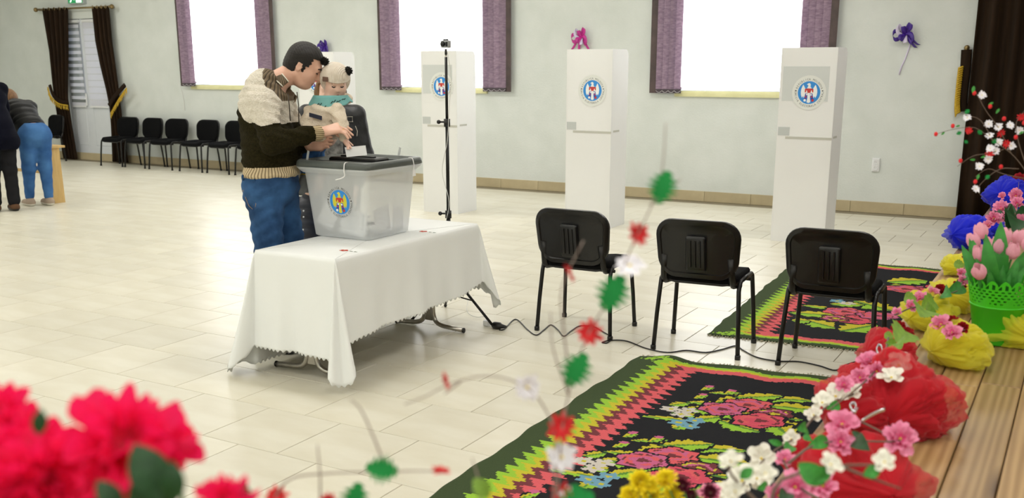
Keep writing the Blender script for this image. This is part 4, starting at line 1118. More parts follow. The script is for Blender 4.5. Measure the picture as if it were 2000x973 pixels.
MB().bbox((x, YF + .02, ZS - .024), (XR - .01, 11.9, ZS)).build('floor_board', M_wood, stage)

# stage curtain on the right, tie-back hanging beside it
yc = 12.09
cx0 = wp(1866, 425, yc).x
def drape(name, label, x0, x1, y, z0, nf):
    def cfn(u, v):
        return Vector((lerp(x0, x1, u), y + .05 * math.sin(u * 2 * math.pi * nf) + .02 * math.sin(u * 40 + v * 2), lerp(ZC - .1, z0, v))), (0, -1, 0)
    c = empty(name, (x0, y, z0), 0, label, 'curtain', 'brown stage curtains')
    place(MB().slab(cfn, nf * 12, 10, .004).build('cloth', M_cur, c, True), c)
    place(MB().tube([(x0 - .05, y, ZC - .08), (x1 + .05, y, ZC - .08)], .02, 8).build('rail', M_rod, c, True), c)
drape('stage_curtain', 'long brown curtain on the window wall reaching the hall floor', cx0, 1.0, yc, .02, 10)
drape('stage_curtain', 'brown curtain hanging across the stage behind the blue tulle', XE + .03, 3.3, 8.4, ZS + .01, 16)
tb0 = wp(1886, 95, YW - .03); tb = empty('hanging_tie_back', tb0, 0, 'brown tie-back with gold fringe hanging on the wall beside the stage curtain', 'tie-back')
pts = [wp(x, y, YW - .03) - tb0 for x, y in ((1888, 97), (1886, 130), (1882, 165), (1879, 200), (1880, 218))]
MB().tube(smooth_path(pts, 4), .055, 8, flat=.3).build('band', M_cur, tb, True)
m = MB()
for q in smooth_path([p + Vector((-.02, -.025, 0)) for p in pts[1:]], 8): m.tube([q, q + Vector((-.04, -.01, -.02)), q + Vector((-.045, -.01, -.06))], [.012, .016, .005], 5)
m.build('gold_fringe', M_gold, tb, True)
MB().sphere(pts[0] + Vector((0, 0, .02)), .03, 8, 6).build('hook', M_rod, tb, True)

# ================================================================== PEOPLE
M_skin = mat('skin', '#e6bba5', .5, color2='#dcab94', scale=14, bump=.05, bscale=200)
M_skinb = mat('skin_baby', '#f0cbb9', .5, color2='#e8bda9', scale=12)
M_lip = mat('lips', '#a85f55', .5); M_hair = mat('dark_hair', '#1d1714', .6, color2='#0f0c0a', scale=30, stretch=(1, 1, 5), bump=.6, bscale=90)
M_bhair = mat('brown_hair', '#8a6238', .55, color2='#5d3e20', scale=20, stretch=(4, 4, .6), bump=.6, bscale=80)
M_eye = mat('eye_dark', '#1c1512', .3)
M_olive = mat('olive_knit', '#2b2714', .95, spec=.1, color2='#1c190b', scale=90, bump=.45, bscale=150, btype='voronoi')
M_cream = mat('cream_knit', '#e6e0d4', .95, color2='#cfc7b7', scale=90, bump=.55, bscale=120, btype='voronoi')
M_cuff = mat('beige_cuff_knit', '#cdb993', .95, color2='#7d6a4c', bump=.6, bscale=30, btype='Z', wcol=True)
M_jean = mat('blue_denim', '#3c6494', .9, color2='#1e375a', scale=7, spec=.2, bump=.3, bscale=300)
M_jean2 = mat('light_denim', '#4c7ab2', .9, color2='#2c548a', scale=5, spec=.2, bump=.3, bscale=300)
M_stitch = mat('denim_stitch', '#a98a5a', .8); M_leather = mat('brown_leather', '#5a3a26', .5)
def npv(v): return np.array(v, np.float32)
def clip(s, fn):
    g = [s.lo[i] + s.h * np.arange(s.n[i], dtype=np.float32) for i in range(3)]
    s.v = np.maximum(s.v, fn(g[0][:, None, None], g[1][None, :, None], g[2][None, None, :]).astype(np.float32)); return s
def basis(fwd, up=(0, 0, 1)):
    f = Vector(fwd).normalized(); l = Vector(up).cross(f).normalized(); u = f.cross(l); return f, l, u
def rotm(f, l, u): return Matrix(((f.x, l.x, u.x), (f.y, l.y, u.y), (f.z, l.z, u.z)))
def head_sdf(s, c, f, l, u, k=1.0, chubby=0.0):
    """head with brow, nose, lips, chin, cheeks, ears; c is the middle of the skull, k the scale"""
    R = rotm(f, l, u); P = lambda a, b, d: c + (f * a + l * b + u * d) * k
    s.ell(P(-.012, 0, .028), (.098 * k, .077 * k, .092 * k), .02, R)
    s.ell(P(.022, 0, -.035), (.072 * k, .062 * k, .085 * k), .03, R)
    s.ell(P(.045, 0, -.088), (.036 * k, (.034 + chubby * .01) * k, .026 * k), .03, R)                 # chin
    for b in (-1, 1):
        s.cap(P(-.01, b * .052, -.055), P(.03, b * .035, -.088), .022 * k, .02 * k, .03)                 # jaw line
        s.ell(P(.052, b * .036, -.032), ((.022 + chubby) * k, (.022 + chubby) * k, (.024 + chubby) * k), .03, R)   # cheek
        s.ell(P(.083, b * .03, .012), (.016 * k, .017 * k, .010 * k), .012, R, op='s')               # eye socket
        s.ell(P(.073, b * .03, .008), (.012 * k, .014 * k, .011 * k), .004, R)                        # eyeball under the lid
        s.ell(P(-.012, b * .079, -.008), (.018 * k, .009 * k, .032 * k), .008, R)                     # ear
        s.ell(P(-.008, b * .087, -.006), (.009 * k, .006 * k, .018 * k), .004, R, op='s')
    s.cap(P(.078, -.03, .03), P(.078, .03, .03), .011 * k, .011 * k, .02)                              # brow
    if chubby: s.cap(P(.085, 0, .0), P(.097, 0, -.022), .006 * k, .010 * k, .014)
    else:
        s.cap(P(.082, 0, .018), P(.108, 0, -.022), .007 * k, .011 * k, .012); s.cap(P(.095, -.012, -.028), P(.095, .012, -.028), .007 * k, .007 * k, .008)
    s.cap(P(.083, -.018, -.057), P(.083, .018, -.057), .006 * k, .006 * k, .008); s.cap(P(.080, -.015, -.067), P(.080, .015, -.067), .007 * k, .007 * k, .008)
    return P
def finger(s, pts, r0=.0088, r1=.0068):
    n = len(pts); s.chain(pts, [lerp(r0, r1, i / (n - 1)) for i in range(n)], k=.005)
def hand(s, wrist, knuck, side, tips, thumb, r=1.0, palm_n=None):
    """wrist, knuck: Vectors; side: unit vector across the knuckles (index -> little); tips: four fingertips; thumb: tip"""
    w, kn = Vector(wrist), Vector(knuck); sd = Vector(side)
    for t in (-.030, -.010, .010, .030): s.cap(npv(w + sd * t * .55 * r), npv(kn + sd * t * r), .016 * r, .0125 * r, .014)
    for i, t in enumerate((-.030, -.010, .010, .030)):
        a = kn + sd * t * r; b = Vector(tips[i]); m = a.lerp(b, .5); up = (kn - w).normalized()
        m = m + (up * .006 + Vector((0, 0, .006))) * r
        finger(s, [npv(a), npv(m), npv(b)], .0092 * r, .0068 * r)
    a = w.lerp(kn, .3) - sd * .026 * r; b = Vector(thumb); m = a.lerp(b, .5) - sd * .008 * r
    finger(s, [npv(a), npv(m), npv(b)], .012 * r, .008 * r)

# ------------------------------------------------------------------ the man
D0 = 5.88
J = lambda px, py, dd=0.0: dp(px, py, D0 + dd)
mc = J(530, 345); psi = math.radians(15)
MF, ML, MU = basis((math.cos(psi), math.sin(psi), 0)); MR = rotm(MF, ML, MU)
base = Vector((mc.x, mc.y, 0))
man = empty('person', base, 0, 'man in cream and olive knit sweater posting a ballot while holding a baby', 'person')
mloc = -base
def mput(o): o.location = mloc; return o
rs, re_, rw = J(514, 206, -.17), J(532, 277, -.25), J(630, 258, -.13)
ls, le, lw = J(548, 205, .17), J(588, 286, .20), J(604, 284, .06)
chest, belly, neck = J(522, 222), J(529, 300), J(546, 180)
hc = J(595, 129, .03)
hf, hl, hu = basis((math.cos(math.radians(30)) * .84, math.sin(math.radians(30)) * .84, -.54))
hip = [base + ML * s * .095 + Vector((0, 0, .95)) for s in (-1, 1)]
knee = [base + ML * -.11 + MF * .02 + Vector((0, 0, .51)), base + ML * .11 + MF * .06 + Vector((0, 0, .51))]
ank = [base + ML * -.12 - MF * .03 + Vector((0, 0, .09)), base + ML * .12 + MF * .03 + Vector((0, 0, .09))]
M_rib = rib_mat('beige_rib_hem', '#d2bf9a', '#77654a', (base.x, base.y, 0), 58)
M_brib = rib_mat('brown_rib_knit', '#776852', '#3a3026', (neck.x, neck.y, 0), 44)
# body: one continuous figure
s = Sdf(base + Vector((-.42, -.42, -.005)), base + Vector((.72, .55, 1.86)), .0052)
s.ell(chest, (.115, .175, .2), .05, MR); s.ell(belly, (.125, .165, .2), .06, MR); s.ell(base + Vector((0, 0, .98)), (.12, .165, .13), .06, MR)
for a, b, c in zip(hip, knee, ank):
    s.cap(a, b, .082, .056, .05); s.cap(b, c, .054, .036, .03); s.cap(c - Vector((0, 0, .045)), c + MF * .15 - Vector((0, 0, .06)), .036, .03, .02)
for a, b, c in ((rs, re_, rw), (ls, le, lw)): s.cap(a, b, .056, .043, .05); s.cap(b, c, .042, .029, .03)
s.cap(chest + Vector((0, 0, .15)), hc - hu * .05 - hf * .03, .066, .058, .05)
HP = head_sdf(s, hc, hf, hl, hu, 1.04)
kn = J(661, 250, -.10); sd = (J(668, 262, -.13) - J(660, 244, -.08)).normalized() * -1
hand(s, rw, kn, -sd, [J(687, 254, -.06), J(689, 264, -.08), J(685, 269, -.10), J(680, 271, -.12)], J(662, 266, -.06), 1.05)
lk = J(628, 281, .02); hand(s, lw, lk, Vector((0, 0, -1)), [J(648, 268, -.02), J(650, 275, -.03), J(647, 282, -.03), J(642, 288, -.02)], J(634, 262, .0), 1.05)
lipc = HP(.09, 0, -.062)
def man_cls(x, y, z): 
    d = np.sqrt((x - lipc.x) ** 2 + (y - lipc.y) ** 2 + ((z - lipc.z) * 2.2) ** 2); return np.where(d < .024, 1, 0)
mput(s.build('body', [M_skin, M_lip], man, man_cls))
# eyes and brows
for b in (-1, 1):
    mput(MB().tube([HP(.083, b * .042, .006), HP(.088, b * .031, .002), HP(.087, b * .02, .005)], .0028, 6).build('eyelash', M_eye, man, True))
    mput(MB().tube([HP(.082, b * .048, .030), HP(.092, b * .032, .036), HP(.094, b * .014, .031)], [.003, .0055, .004], 6).build('eyebrow', M_hair, man, True))
# hair
s = Sdf(hc - Vector((.17, .17, .17)), hc + Vector((.17, .17, .17)), .004)
s.ell(HP(-.014, 0, .03), (.112, .091, .106), .02, rotm(hf, hl, hu)); s.ell(HP(-.045, 0, -.03), (.072, .082, .07), .03, rotm(hf, hl, hu))
def hair_region(x, y, z):
    X, Y, Z = x - hc.x, y - hc.y, z - hc.z
    a = X * hf.x + Y * hf.y + Z * hf.z; b = X * hl.x + Y * hl.y + Z * hl.z; d = X * hu.x + Y * hu.y + Z * hu.z
    a = a + .004 * np.sin(d * 300) ; rec = np.abs(b) * .35
    r1 = np.maximum(.078 - d - .0 + rec * .0, a - .088)          # top, down to the hairline
    r1 = np.maximum(.062 + .25 * np.maximum(a, 0) - d, a - .082 + .5 * np.maximum(np.abs(b) - .045, 0))
    r2 = np.maximum(a - .038 + .35 * np.maximum(.03 - d, 0), .012 - d)          # temples
    r3 = np.maximum(a - .022, -.036 - d)                        # sideburns
    r3 = np.maximum(r3, -(a - .004)) 
    r4 = np.maximum(a + .026, -.082 - d)                        # back and nape
    return np.minimum(np.minimum(r1, r2), np.minimum(r3, r4))
clip(s, hair_region); s.warp(lambda x, y, z: .0016 * np.sin(x * 310 + z * 120) * np.sin(y * 290 + z * 60))
mput(s.build('hair', M_hair, man))
# jeans
s = Sdf(base + Vector((-.36, -.36, .05)), base + Vector((.36, .36, 1.12)), .006)
s.ell(base + Vector((0, 0, .985)) - MF * .012, (.152, .19, .15), .05, MR); s.cap(base + Vector((0, 0, 1.0)), base + Vector((0, 0, 1.08)), .13, .13, .05, flat=(tuple(ML), .78))
for i, (a, b, c) in enumerate(zip(hip, knee, ank)): s.cap(a, b, .104, .078, .05); s.cap(b, c + Vector((0, 0, -.02)), .078, .072, .03)
s.warp(lambda x, y, z: .004 * np.sin(z * 46 + x * 25) * np.sin(y * 30 + x * 12) + .003 * np.sin(z * 90 - x * 60))
s.plane((0, 0, 1.075), (0, 0, 1)); s.plane((0, 0, .065), (0, 0, -1))
mput(s.build('jeans', M_jean, man))
pk_ = MB()
poc = [J(x, y, -.19) for x, y in ((475, 375), (489, 372), (503, 402), (498, 420), (486, 408))]
# pocket and seam stitching on the hip facing us, laid on the cloth by short offsets
def on_hip(px, py):
    o = CAM; d = ray(px, py); best = None
    a = (o + d * (D0 - .4)); 
    for k in range(120):
        q = o + d * (D0 - .35 + k * .004); v = q - (base + Vector((0, 0, .985)) - MF * .012)
        e = (v.dot(MF) / .156) ** 2 + (v.dot(ML) / .194) ** 2 + (max(0, v.z) / .17) ** 2
        if e < 1: return q - d * .004
    return o + d * (D0 - .2)
for seg_ in ([(474, 372), (489, 370), (500, 398), (497, 412), (486, 402), (474, 372)], [(505, 352), (508, 372), (512, 392)]):
    mput(MB().tube([on_hip(x, y) for x, y in seg_], .0016, 5).build('stitching', M_stitch, man, True))
mput(MB().tube([on_hip(x, y) for x, y in ((549, 350), (552, 360), (546, 366), (534, 368))], .002, 5).build('pocket_edge', M_stitch, man, True))
for (x, y) in ((474, 343), (497, 348), (532, 353)): mput(MB().tube([on_hip(x, y), on_hip(x + 1, y + 10)], .006, 6).build('belt_loop', M_jean, man, True))
for a in ank:
    q = Sdf(a - Vector((.2, .2, .1)), a + Vector((.3, .3, .08)), .006)
    q.cap(a + Vector((0, 0, -.04)) - MF * .03, a + MF * .15 + Vector((0, 0, -.052)), .05, .042, .02); q.cap(a - MF * .02, a + Vector((0, 0, -.03)), .048, .05, .02); q.plane((0, 0, .002), (0, 0, -1)); q.plane((0, 0, .1), (0, 0, 1))
    mput(q.build('shoe', mat('black_shoe', '#1a1919', .45), man))
# sweater
s = Sdf(base + Vector((-.42, -.46, .98)), base + Vector((.55, .5, 1.66)), .0048)
s.ell(chest - MF * .012, (.14, .205, .235), .05, MR); s.ell(belly, (.158, .2, .20), .07, MR)
s.ell(J(529, 338), (.155, .195, .055), .03, MR)
s.cap(rs, ls, .085, .085, .06)
for (a, b, c, w) in ((rs, re_, rw, 1), (ls, le, lw, 1)):
    s.cap(a, b, .082, .066, .05); s.cap(b, c + (b - c).normalized() * .03, .066, .044, .03)
s.cap(chest + Vector((0, 0, .17)), neck, .085, .078, .06)
s.ell(re_.lerp(rw, .2) + Vector((0, 0, -.02)), (.06, .05, .05), .04)
s.ell(neck + MF * .05 + Vector((0, 0, .06)), (.085, .07, .08), .02, MR, op='s')
s.warp(lambda x, y, z: .005 * np.sin(z * 55 + x * 18 + y * 25) * np.sin(x * 21 - y * 33) + .0022 * np.sin(z * 130 + y * 40))
hem0 = 1.02
s.plane((0, 0, hem0), (0, 0, -1), .006)
cuffv = (rw - re_).normalized(); cuff0 = rw - cuffv * .055; cuffl = (lw - le).normalized()
s.plane(tuple(rw + cuffv * .004), tuple(cuffv)) if False else None
def sw_clip(x, y, z):
    d = (x - rw.x) * cuffv.x + (y - rw.y) * cuffv.y + (z - rw.z) * cuffv.z
    r = np.sqrt((x - rw.x) ** 2 + (y - rw.y) ** 2 + (z - rw.z) ** 2)
    return np.where(r < .11, d, -1.0)
clip(s, sw_clip)
def sw_cls(x, y, z):
    f = (x - chest.x) * MF.x + (y - chest.y) * MF.y; l = (x - chest.x) * ML.x + (y - chest.y) * ML.y
    zb = 1.355 + np.maximum(0, -f - .0) * .75 + .008 * np.sin(f * 40)
    dn = np.sqrt((x - neck.x) ** 2 + (y - neck.y) ** 2 + (z - neck.z) ** 2)
    out = np.where(z > zb, 1, 0)
    out = np.where((dn < .165) & (z > 1.475) & (f > -.04), 3, out)
    out = np.where(z < hem0 + .085 + .01 * f, 2, out)
    t = (x - cuff0.x) * cuffv.x + (y - cuff0.y) * cuffv.y + (z - cuff0.z) * cuffv.z; rr = np.sqrt((x - rw.x) ** 2 + (y - rw.y) ** 2 + (z - rw.z) ** 2)
    return np.where((t > 0) & (rr < .1), 4, out)
mput(s.build('sweater', [M_olive, M_cream, M_rib, M_brib, M_cuff], man, sw_cls))
# collar, piping and cords
ca = (hc - hu * .05 - neck).normalized(); cn = neck + ca * .035 + MF * .004; e1 = (MF - ca * MF.dot(ca)).normalized(); e2 = ca.cross(e1)
def coll(u, v):
    a = math.radians(52 + 256 * u); n = e1 * math.cos(a) + e2 * math.sin(a); r = lerp(.092, .080, v) + .006 * math.sin(v * 3.1); fr = .5 * (1 + math.cos(a))
    return cn + n * r + ca * lerp(-.03, .05 - .03 * fr, v), n
mput(MB().slab(coll, 27, 4, .01).build('collar', M_brib, man, True))
M_pipe = mat('white_piping', '#e9e4d6', .8)
mput(MB().tube([coll(i / 30, .12)[0] + (coll(i / 30, .12)[1]) * .006 for i in range(31)], .0035, 6).build('piping', M_pipe, man, True))
mput(MB().tube([coll(i / 30, .97)[0] + (coll(i / 30, .97)[1]) * .006 for i in range(31)], .0035, 6).build('piping', M_pipe, man, True))
for (a, b, c) in (((562, 183), (565, 205), (567, 236)), ((580, 180), (583, 205), (584, 242))):
    mput(MB().tube([J(*a, -.13), J(*b, -.145), J(*c, -.15)], .0032, 6).build('drawcord', mat('cord_brown', '#3a3128', .8), man, True))
rg_ = kn.lerp(J(685, 269, -.10), .35)
mput(MB().lathe([(.0105, -.002), (.012, 0), (.0105, .002)], 14, rg_ + Vector((0, 0, .004)), axis=(J(685, 269, -.1) - kn).to_track_quat('Z', 'Y').to_matrix(), cap=False).build('ring', mat('gold_ring', '#e0bb5a', .25, metal=1), man, True))

# ------------------------------------------------------------------ the baby on his arm
M_suit = mat('beige_fleece', '#e6dac8', .95, color2='#d9cbb6', scale=25, bump=.6, bscale=160)
M_hat = mat('cream_knit_hat', '#e6ddd0', .95, color2='#d8ccbc', scale=40, bump=.3, bscale=48, btype='X')
M_pom = mat('black_pompom', '#15130f', .95, var=.3, scale=60); M_teal = mat('teal_bandana', '#7fbcbb', .85, color2='#6fadad', scale=10)
M_print = mat('bandana_print', '#2f4f4c', .85); M_sock = mat('grey_boot', '#7d7f7d', .9, var=.15, scale=40); M_byel = mat('yellow_band', '#c9a93a', .8); M_navy = mat('navy_patch', '#141a33', .7)
bt = J(633, 236, .04); bhc = J(655, 160, .06)
bbase = J(612, 285, .08); baby = empty('person', bbase, 0, 'baby in beige suit, bear-eared hat and teal bandana held by the man', 'person')
def bput(o): o.location = -bbase; return o
BF, BL_, BU = basis((.80, -.60, 0)); bf, bl_, bu = basis((.70, -.56, -.44)); BR = rotm(BF, BL_, BU)
bs, be, bw_ = J(658, 218, -.02), J(667, 246, -.05), J(672, 271, -.04)
b2s, b2e, b2w = J(608, 221, .02), J(600, 243, -.02), J(618, 262, -.02)
hipb = [J(612, 276, .08), J(622, 277, .15)]; kneb = [J(606, 312, .16), J(616, 308, .24)]; ankb = [J(599, 346, .16), J(608, 342, .25)]; toeb = [J(587, 371, .12), J(600, 366, .24)]
s = Sdf(bbase + Vector((-.25, -.3, -.32)), bbase + Vector((.35, .35, .62)), .0045)
s.ell(bt, (.075, .085, .12), .03, BR); s.cap(bt + Vector((0, 0, .06)), bhc - bu * .04, .04, .04, .03)
for a, b, c, d in zip(hipb, kneb, ankb, toeb): s.cap(bt - Vector((0, 0, .09)), a, .06, .05, .04); s.cap(a, b, .045, .036, .03); s.cap(b, c, .034, .026, .02); s.cap(c, d, .024, .018, .02)
for a, b, c in ((bs, be, bw_), (b2s, b2e, b2w)): s.cap(a, b, .032, .027, .03); s.cap(b, c, .026, .019, .02)
BP = head_sdf(s, bhc, bf, bl_, bu, .80, chubby=.008)
bk_ = J(677, 281, -.045); hand(s, bw_, bk_, Vector((.5, -.3, -.5)).normalized() * 1.0, [J(687, 288, -.05), J(686, 290, -.06), J(682, 292, -.07), J(678, 292, -.075)], J(689, 284, -.03), .62)
lb = BP(.088, 0, -.063)
bput(s.build('body', [M_skinb, mat('baby_lips', '#c4756c', .5)], baby, lambda x, y, z: np.where(np.sqrt((x - lb.x) ** 2 + (y - lb.y) ** 2 + ((z - lb.z) * 1.8) ** 2) < .012, 1, 0)))
for b in (-1, 1):
    bput(MB().tube([BP(.085, b * .044, .006), BP(.09, b * .031, .0), BP(.089, b * .018, .005)], .0032, 6).build('eyelash', M_eye, baby, True))
    bput(MB().tube([BP(.084, b * .046, .026), BP(.09, b * .032, .031), BP(.092, b * .018, .027)], .0016, 6).build('eyebrow', M_bhair, baby, True))
# suit
s = Sdf(bbase + Vector((-.25, -.3, -.1)), bbase + Vector((.35, .35, .5)), .0045)
s.ell(bt, (.082, .088, .115), .03, BR); s.ell(bt - Vector((0, 0, .06)), (.085, .09, .085), .04, BR); s.cap(bs, b2s, .04, .04, .03)
s.ell(J(672, 193, .12), (.05, .05, .035), .02, BR)
for a, b, c in ((bs, be, bw_), (b2s, b2e, b2w)): s.cap(a, b, .046, .040, .010); s.cap(b, c + (b - c).normalized() * .012, .040, .032, .012)
s.warp(lambda x, y, z: .005 * np.sin(z * 70 + x * 40) * np.sin(y * 40 - x * 30) + .003 * np.sin(z * 140 + x * 60 - y * 50))
bput(s.build('suit', M_suit, baby))
# trousers and boots
for i in range(2):
    q = Sdf(kneb[i] - Vector((.2, .2, .2)), kneb[i] + Vector((.2, .2, .2)), .005)
    q.cap(hipb[i], kneb[i], .056, .047, .03); q.cap(kneb[i], ankb[i], .046, .038, .02); q.warp(lambda x, y, z: .004 * np.sin(z * 120) * np.sin(x * 50 + y * 40))
    bput(q.build('trouser_leg', M_jean2, baby))
    q = Sdf(toeb[i] - Vector((.12, .12, .12)), ankb[i] + Vector((.12, .12, .12)), .0045)
    q.cap(ankb[i], toeb[i], .037, .034, .02); bput(q.build('boot', M_sock, baby))
    d = (toeb[i] - ankb[i]).normalized(); bput(MB().lathe([(.04, -.006), (.043, 0), (.04, .006)], 16, ankb[i] + d * .005, axis=d.to_track_quat('Z', 'Y').to_matrix(), cap=False).build('boot_band', M_byel, baby, True))
# hat with pompoms and patch
s = Sdf(bhc - Vector((.2, .2, .2)), bhc + Vector((.2, .2, .2)), .004)
hr_ = rotm(bf, bl_, bu); s.ell(BP(-.014, 0, .036), (.092, .086, .084), .02, hr_); s.ell(BP(-.02, 0, .0), (.086, .082, .085), .03, hr_)
def hat_region(x, y, z):
    X, Y, Z = x - bhc.x, y - bhc.y, z - bhc.z; a = X * bf.x + Y * bf.y + Z * bf.z; d = X * bu.x + Y * bu.y + Z * bu.z
    return np.minimum(.030 - d, np.maximum(a - .015, -.045 - d))
clip(s, hat_region); bput(s.build('hat', M_hat, baby))
bput(MB().tube([BP(.112 * math.cos(a) - .014, .104 * math.sin(a), .043) for a in [math.radians(-85 + 170 * k / 16) for k in range(17)]], .006, 6).build('hat_brim', M_hat, baby, True))
for (px, py) in ((634, 120), (680, 139)):
    c = J(px, py, -.0 if px < 650 else .02); m = MB()
    for k in range(260):
        dd = Vector((FIELD.gauss(0, 1), FIELD.gauss(0, 1), FIELD.gauss(0, 1))).normalized(); m.tube([c + dd * .006, c + dd * FIELD.uniform(.022, .030)], [.004, .0012], 4, cap=False)
    m.sphere(c, .022, 8, 6); bput(m.build('pompom', M_pom, baby))
pc = BP(.105, -.052, .085)
def surf_patch(px0, py0, px1, py1, m, name, dd, owner, put, off=.0):
    a, b, c, d = J(px0, py0, dd), J(px1, py0 + off, dd), J(px1, py1 + off, dd), J(px0, py1, dd); n = (b - a).cross(d - a).normalized()
    if n.dot(_f) > 0: n = -n
    mb = MB(); mb.add([a, b, c, d] + [p + n * .004 for p in (a, b, c, d)], [(4, 5, 6, 7), (0, 1, 5, 4), (1, 2, 6, 5), (2, 3, 7, 6), (3, 0, 4, 7)]); return put(mb.build(name, m, owner))
surf_patch(630, 150, 641, 159, M_leather, 'hat_patch', -.028, baby, bput, 1)
surf_patch(604, 220, 629, 228, M_navy, 'navy_badge', -.064, baby, bput, 7)
# bandana
def bnd(u, v):
    a = math.radians(-120 + 240 * u); r = .088 + .026 * v; d = v * (.105 * math.exp(-((u - .33) / .2) ** 2) + .038)
    p = bhc + Vector((0, 0, -.088)) + BF * (.016 + r * math.cos(a)) + BL_ * (r * 1.12 * math.sin(a) - .036) + Vector((0, 0, .012 - d + .006 * math.sin(a * 9) * v)); n = BF * math.cos(a) + BL_ * math.sin(a)
    return p, n
bn = bput(MB().slab(bnd, 36, 8, .006).build('bandana', M_teal, baby, True))
for (u0, v0) in ((.36, .5), (.45, .75), (.54, .5), (.3, .35), (.48, .35), (.62, .4), (.40, .85)):
    m = MB(); P = [bnd(u0 + du, v0 + dv) for du, dv in ((-.03, .04), (-.01, -.04), (.01, .03), (.03, -.05))]; m.tube([p + n * .0045 for p, n in P], .0028, 5); bput(m.build('bandana_print', M_print, bn))
    bn.children[-1].location = (0, 0, 0)
# ballot in the baby's hand
pp = [J(673, 288, -.055), J(714, 284, -.055), J(717, 303, -.05), J(677, 307, -.05)]; n = (pp[1] - pp[0]).cross(pp[3] - pp[0]).normalized()
m = MB(); m.add([p + n * .0006 for p in pp] + [p - n * .0006 for p in pp], [(0, 1, 2, 3), (7, 6, 5, 4), (0, 4, 5, 1), (1, 5, 6, 2), (2, 6, 7, 3), (3, 7, 4, 0)])
tag(m.build('ballot_paper', M_paper), 'white ballot in the baby\'s hand above the box slot', 'ballot')

# ------------------------------------------------------------------ woman behind, child behind the box
M_jack = mat('black_leather', '#202227', .5, var=.3, scale=9, bump=.3, bscale=40); M_snake = mat('snake_print', '#9a9a98', .6, color2='#2e2e30', scale=28)
wD = .98; wb_ = J(650, 300, wD); wbase = Vector((wb_.x, wb_.y, 0)); wom = empty('person', wbase, 0, 'woman in black leather jacket standing behind the baby', 'person')
def wput(o): o.location = -wbase; return o
WF, WL, WU = basis((.52, -.85, 0)); WR = rotm(WF, WL, WU); wz = lambda f, l, z: wbase + WF * f + WL * l + Vector((0, 0, z))
whc = wz(.02, -.0, 1.50)
s = Sdf(wbase + Vector((-.4, -.4, -.005)), wbase + Vector((.4, .4, 1.68)), .006)
s.ell(wz(0, 0, 1.22), (.10, .155, .2), .05, WR); s.ell(wz(0, 0, .95), (.12, .165, .16), .06, WR)
for b in (-1, 1):
    s.cap(wz(0, b * .09, .9), wz(.01, b * .09, .48), .085, .055, .04); s.cap(wz(.01, b * .09, .48), wz(0, b * .09, .07), .053, .036, .03); s.cap(wz(0, b * .09, .04), wz(.14, b * .1, .03), .034, .028, .02)
    s.cap(wz(0, b * .17, 1.34), wz(0, b * .22, 1.08), .045, .037, .04); s.cap(wz(0, b * .22, 1.08), wz(.1, b * .17, .88), .036, .026, .03)
    kk = wz(.14, b * .16, .82); hand(s, wz(.1, b * .17, .88), kk, WF * -1.0, [kk + WF * (.03 - .02 * i) + Vector((0, 0, -.07 + .008 * abs(i - 1))) for i in range(4)], kk + WF * .05 + Vector((0, 0, -.03)), .92)
s.cap(wz(0, 0, 1.36), whc - Vector((0, 0, .06)), .05, .048, .04); WP = head_sdf(s, whc, WF, WL, WU, .98)
wput(s.build('body', M_skinb, wom))
s = Sdf(wbase + Vector((-.4, -.4, .78)), wbase + Vector((.4, .4, 1.5)), .006)
s.ell(wz(0, 0, 1.2), (.13, .19, .235), .05, WR); s.ell(wz(0, 0, .98), (.14, .19, .14), .06, WR); s.cap(wz(0, -.15, 1.35), wz(0, .15, 1.35), .07, .07, .05)
for b in (-1, 1): s.cap(wz(0, b * .17, 1.34), wz(0, b * .22, 1.08), .066, .056, .04); s.cap(wz(0, b * .22, 1.08), wz(.09, b * .175, .895), .056, .044, .03)
s.warp(lambda x, y, z: .0025 * np.sin(z * 60 + x * 30) * np.sin(x * 30 + y * 26)); s.plane((0, 0, .86), (0, 0, -1))
def jk(x, y, z):
    f = (x - wbase.x) * WF.x + (y - wbase.y) * WF.y; l = (x - wbase.x) * WL.x + (y - wbase.y) * WL.y
    return np.where((f > .05) & (np.abs(l) < .085 + .0 * z), 1, 0)
wput(s.build('jacket', [M_jack, M_snake], wom, jk))
bc = dp(683, 233, proj(wz(.14, .11, 1.3))[2] - .03); m = MB()
q = [bc + _r * a + Vector((0, 0, b)) for a, b in ((-.018, -.016), (.018, -.016), (.018, .016), (-.018, .016))]; m.tube(q, .004, 6, closed=True); wput(m.build('buckle', M_chrome, wom))
zz = [dp(x, y, proj(wz(.12, .2, 1.2))[2] - .05) for x, y in ((694, 246), (698, 256), (697, 266))]; wput(MB().tube(zz, .003, 5).build('zip', M_chrome, wom))
s = Sdf(whc - Vector((.2, .2, .3)), whc + Vector((.2, .2, .2)), .006)
s.ell(WP(-.02, 0, .03), (.115, .095, .11), .02, WR); s.cap(WP(-.03, .06, 0), WP(.02, .085, -.2), .05, .035, .03); s.cap(WP(-.03, -.06, 0), WP(.02, -.085, -.2), .05, .035, .03); s.cap(WP(-.06, 0, 0), WP(-.07, 0, -.2), .07, .06, .05)
clip(s, lambda x, y, z: np.minimum(((x - whc.x) * WF.x + (y - whc.y) * WF.y) - .045, np.maximum(whc.z + .06 - z, ((x - whc.x) * WF.x + (y - whc.y) * WF.y) - .3)) * 1.0 + .0 * z)
wput(s.build('hair', M_bhair, wom))
s = Sdf(wbase + Vector((-.3, -.3, .06)), wbase + Vector((.3, .3, 1.0)), .008)
s.ell(wz(0, 0, .93), (.14, .18, .13), .05, WR)
for b in (-1, 1): s.cap(wz(0, b * .09, .9), wz(.01, b * .09, .48), .098, .066, .04); s.cap(wz(.01, b * .09, .48), wz(0, b * .09, .1), .066, .052, .03)
wput(s.build('trousers', mat('black_trousers', '#16171a', .8), wom))
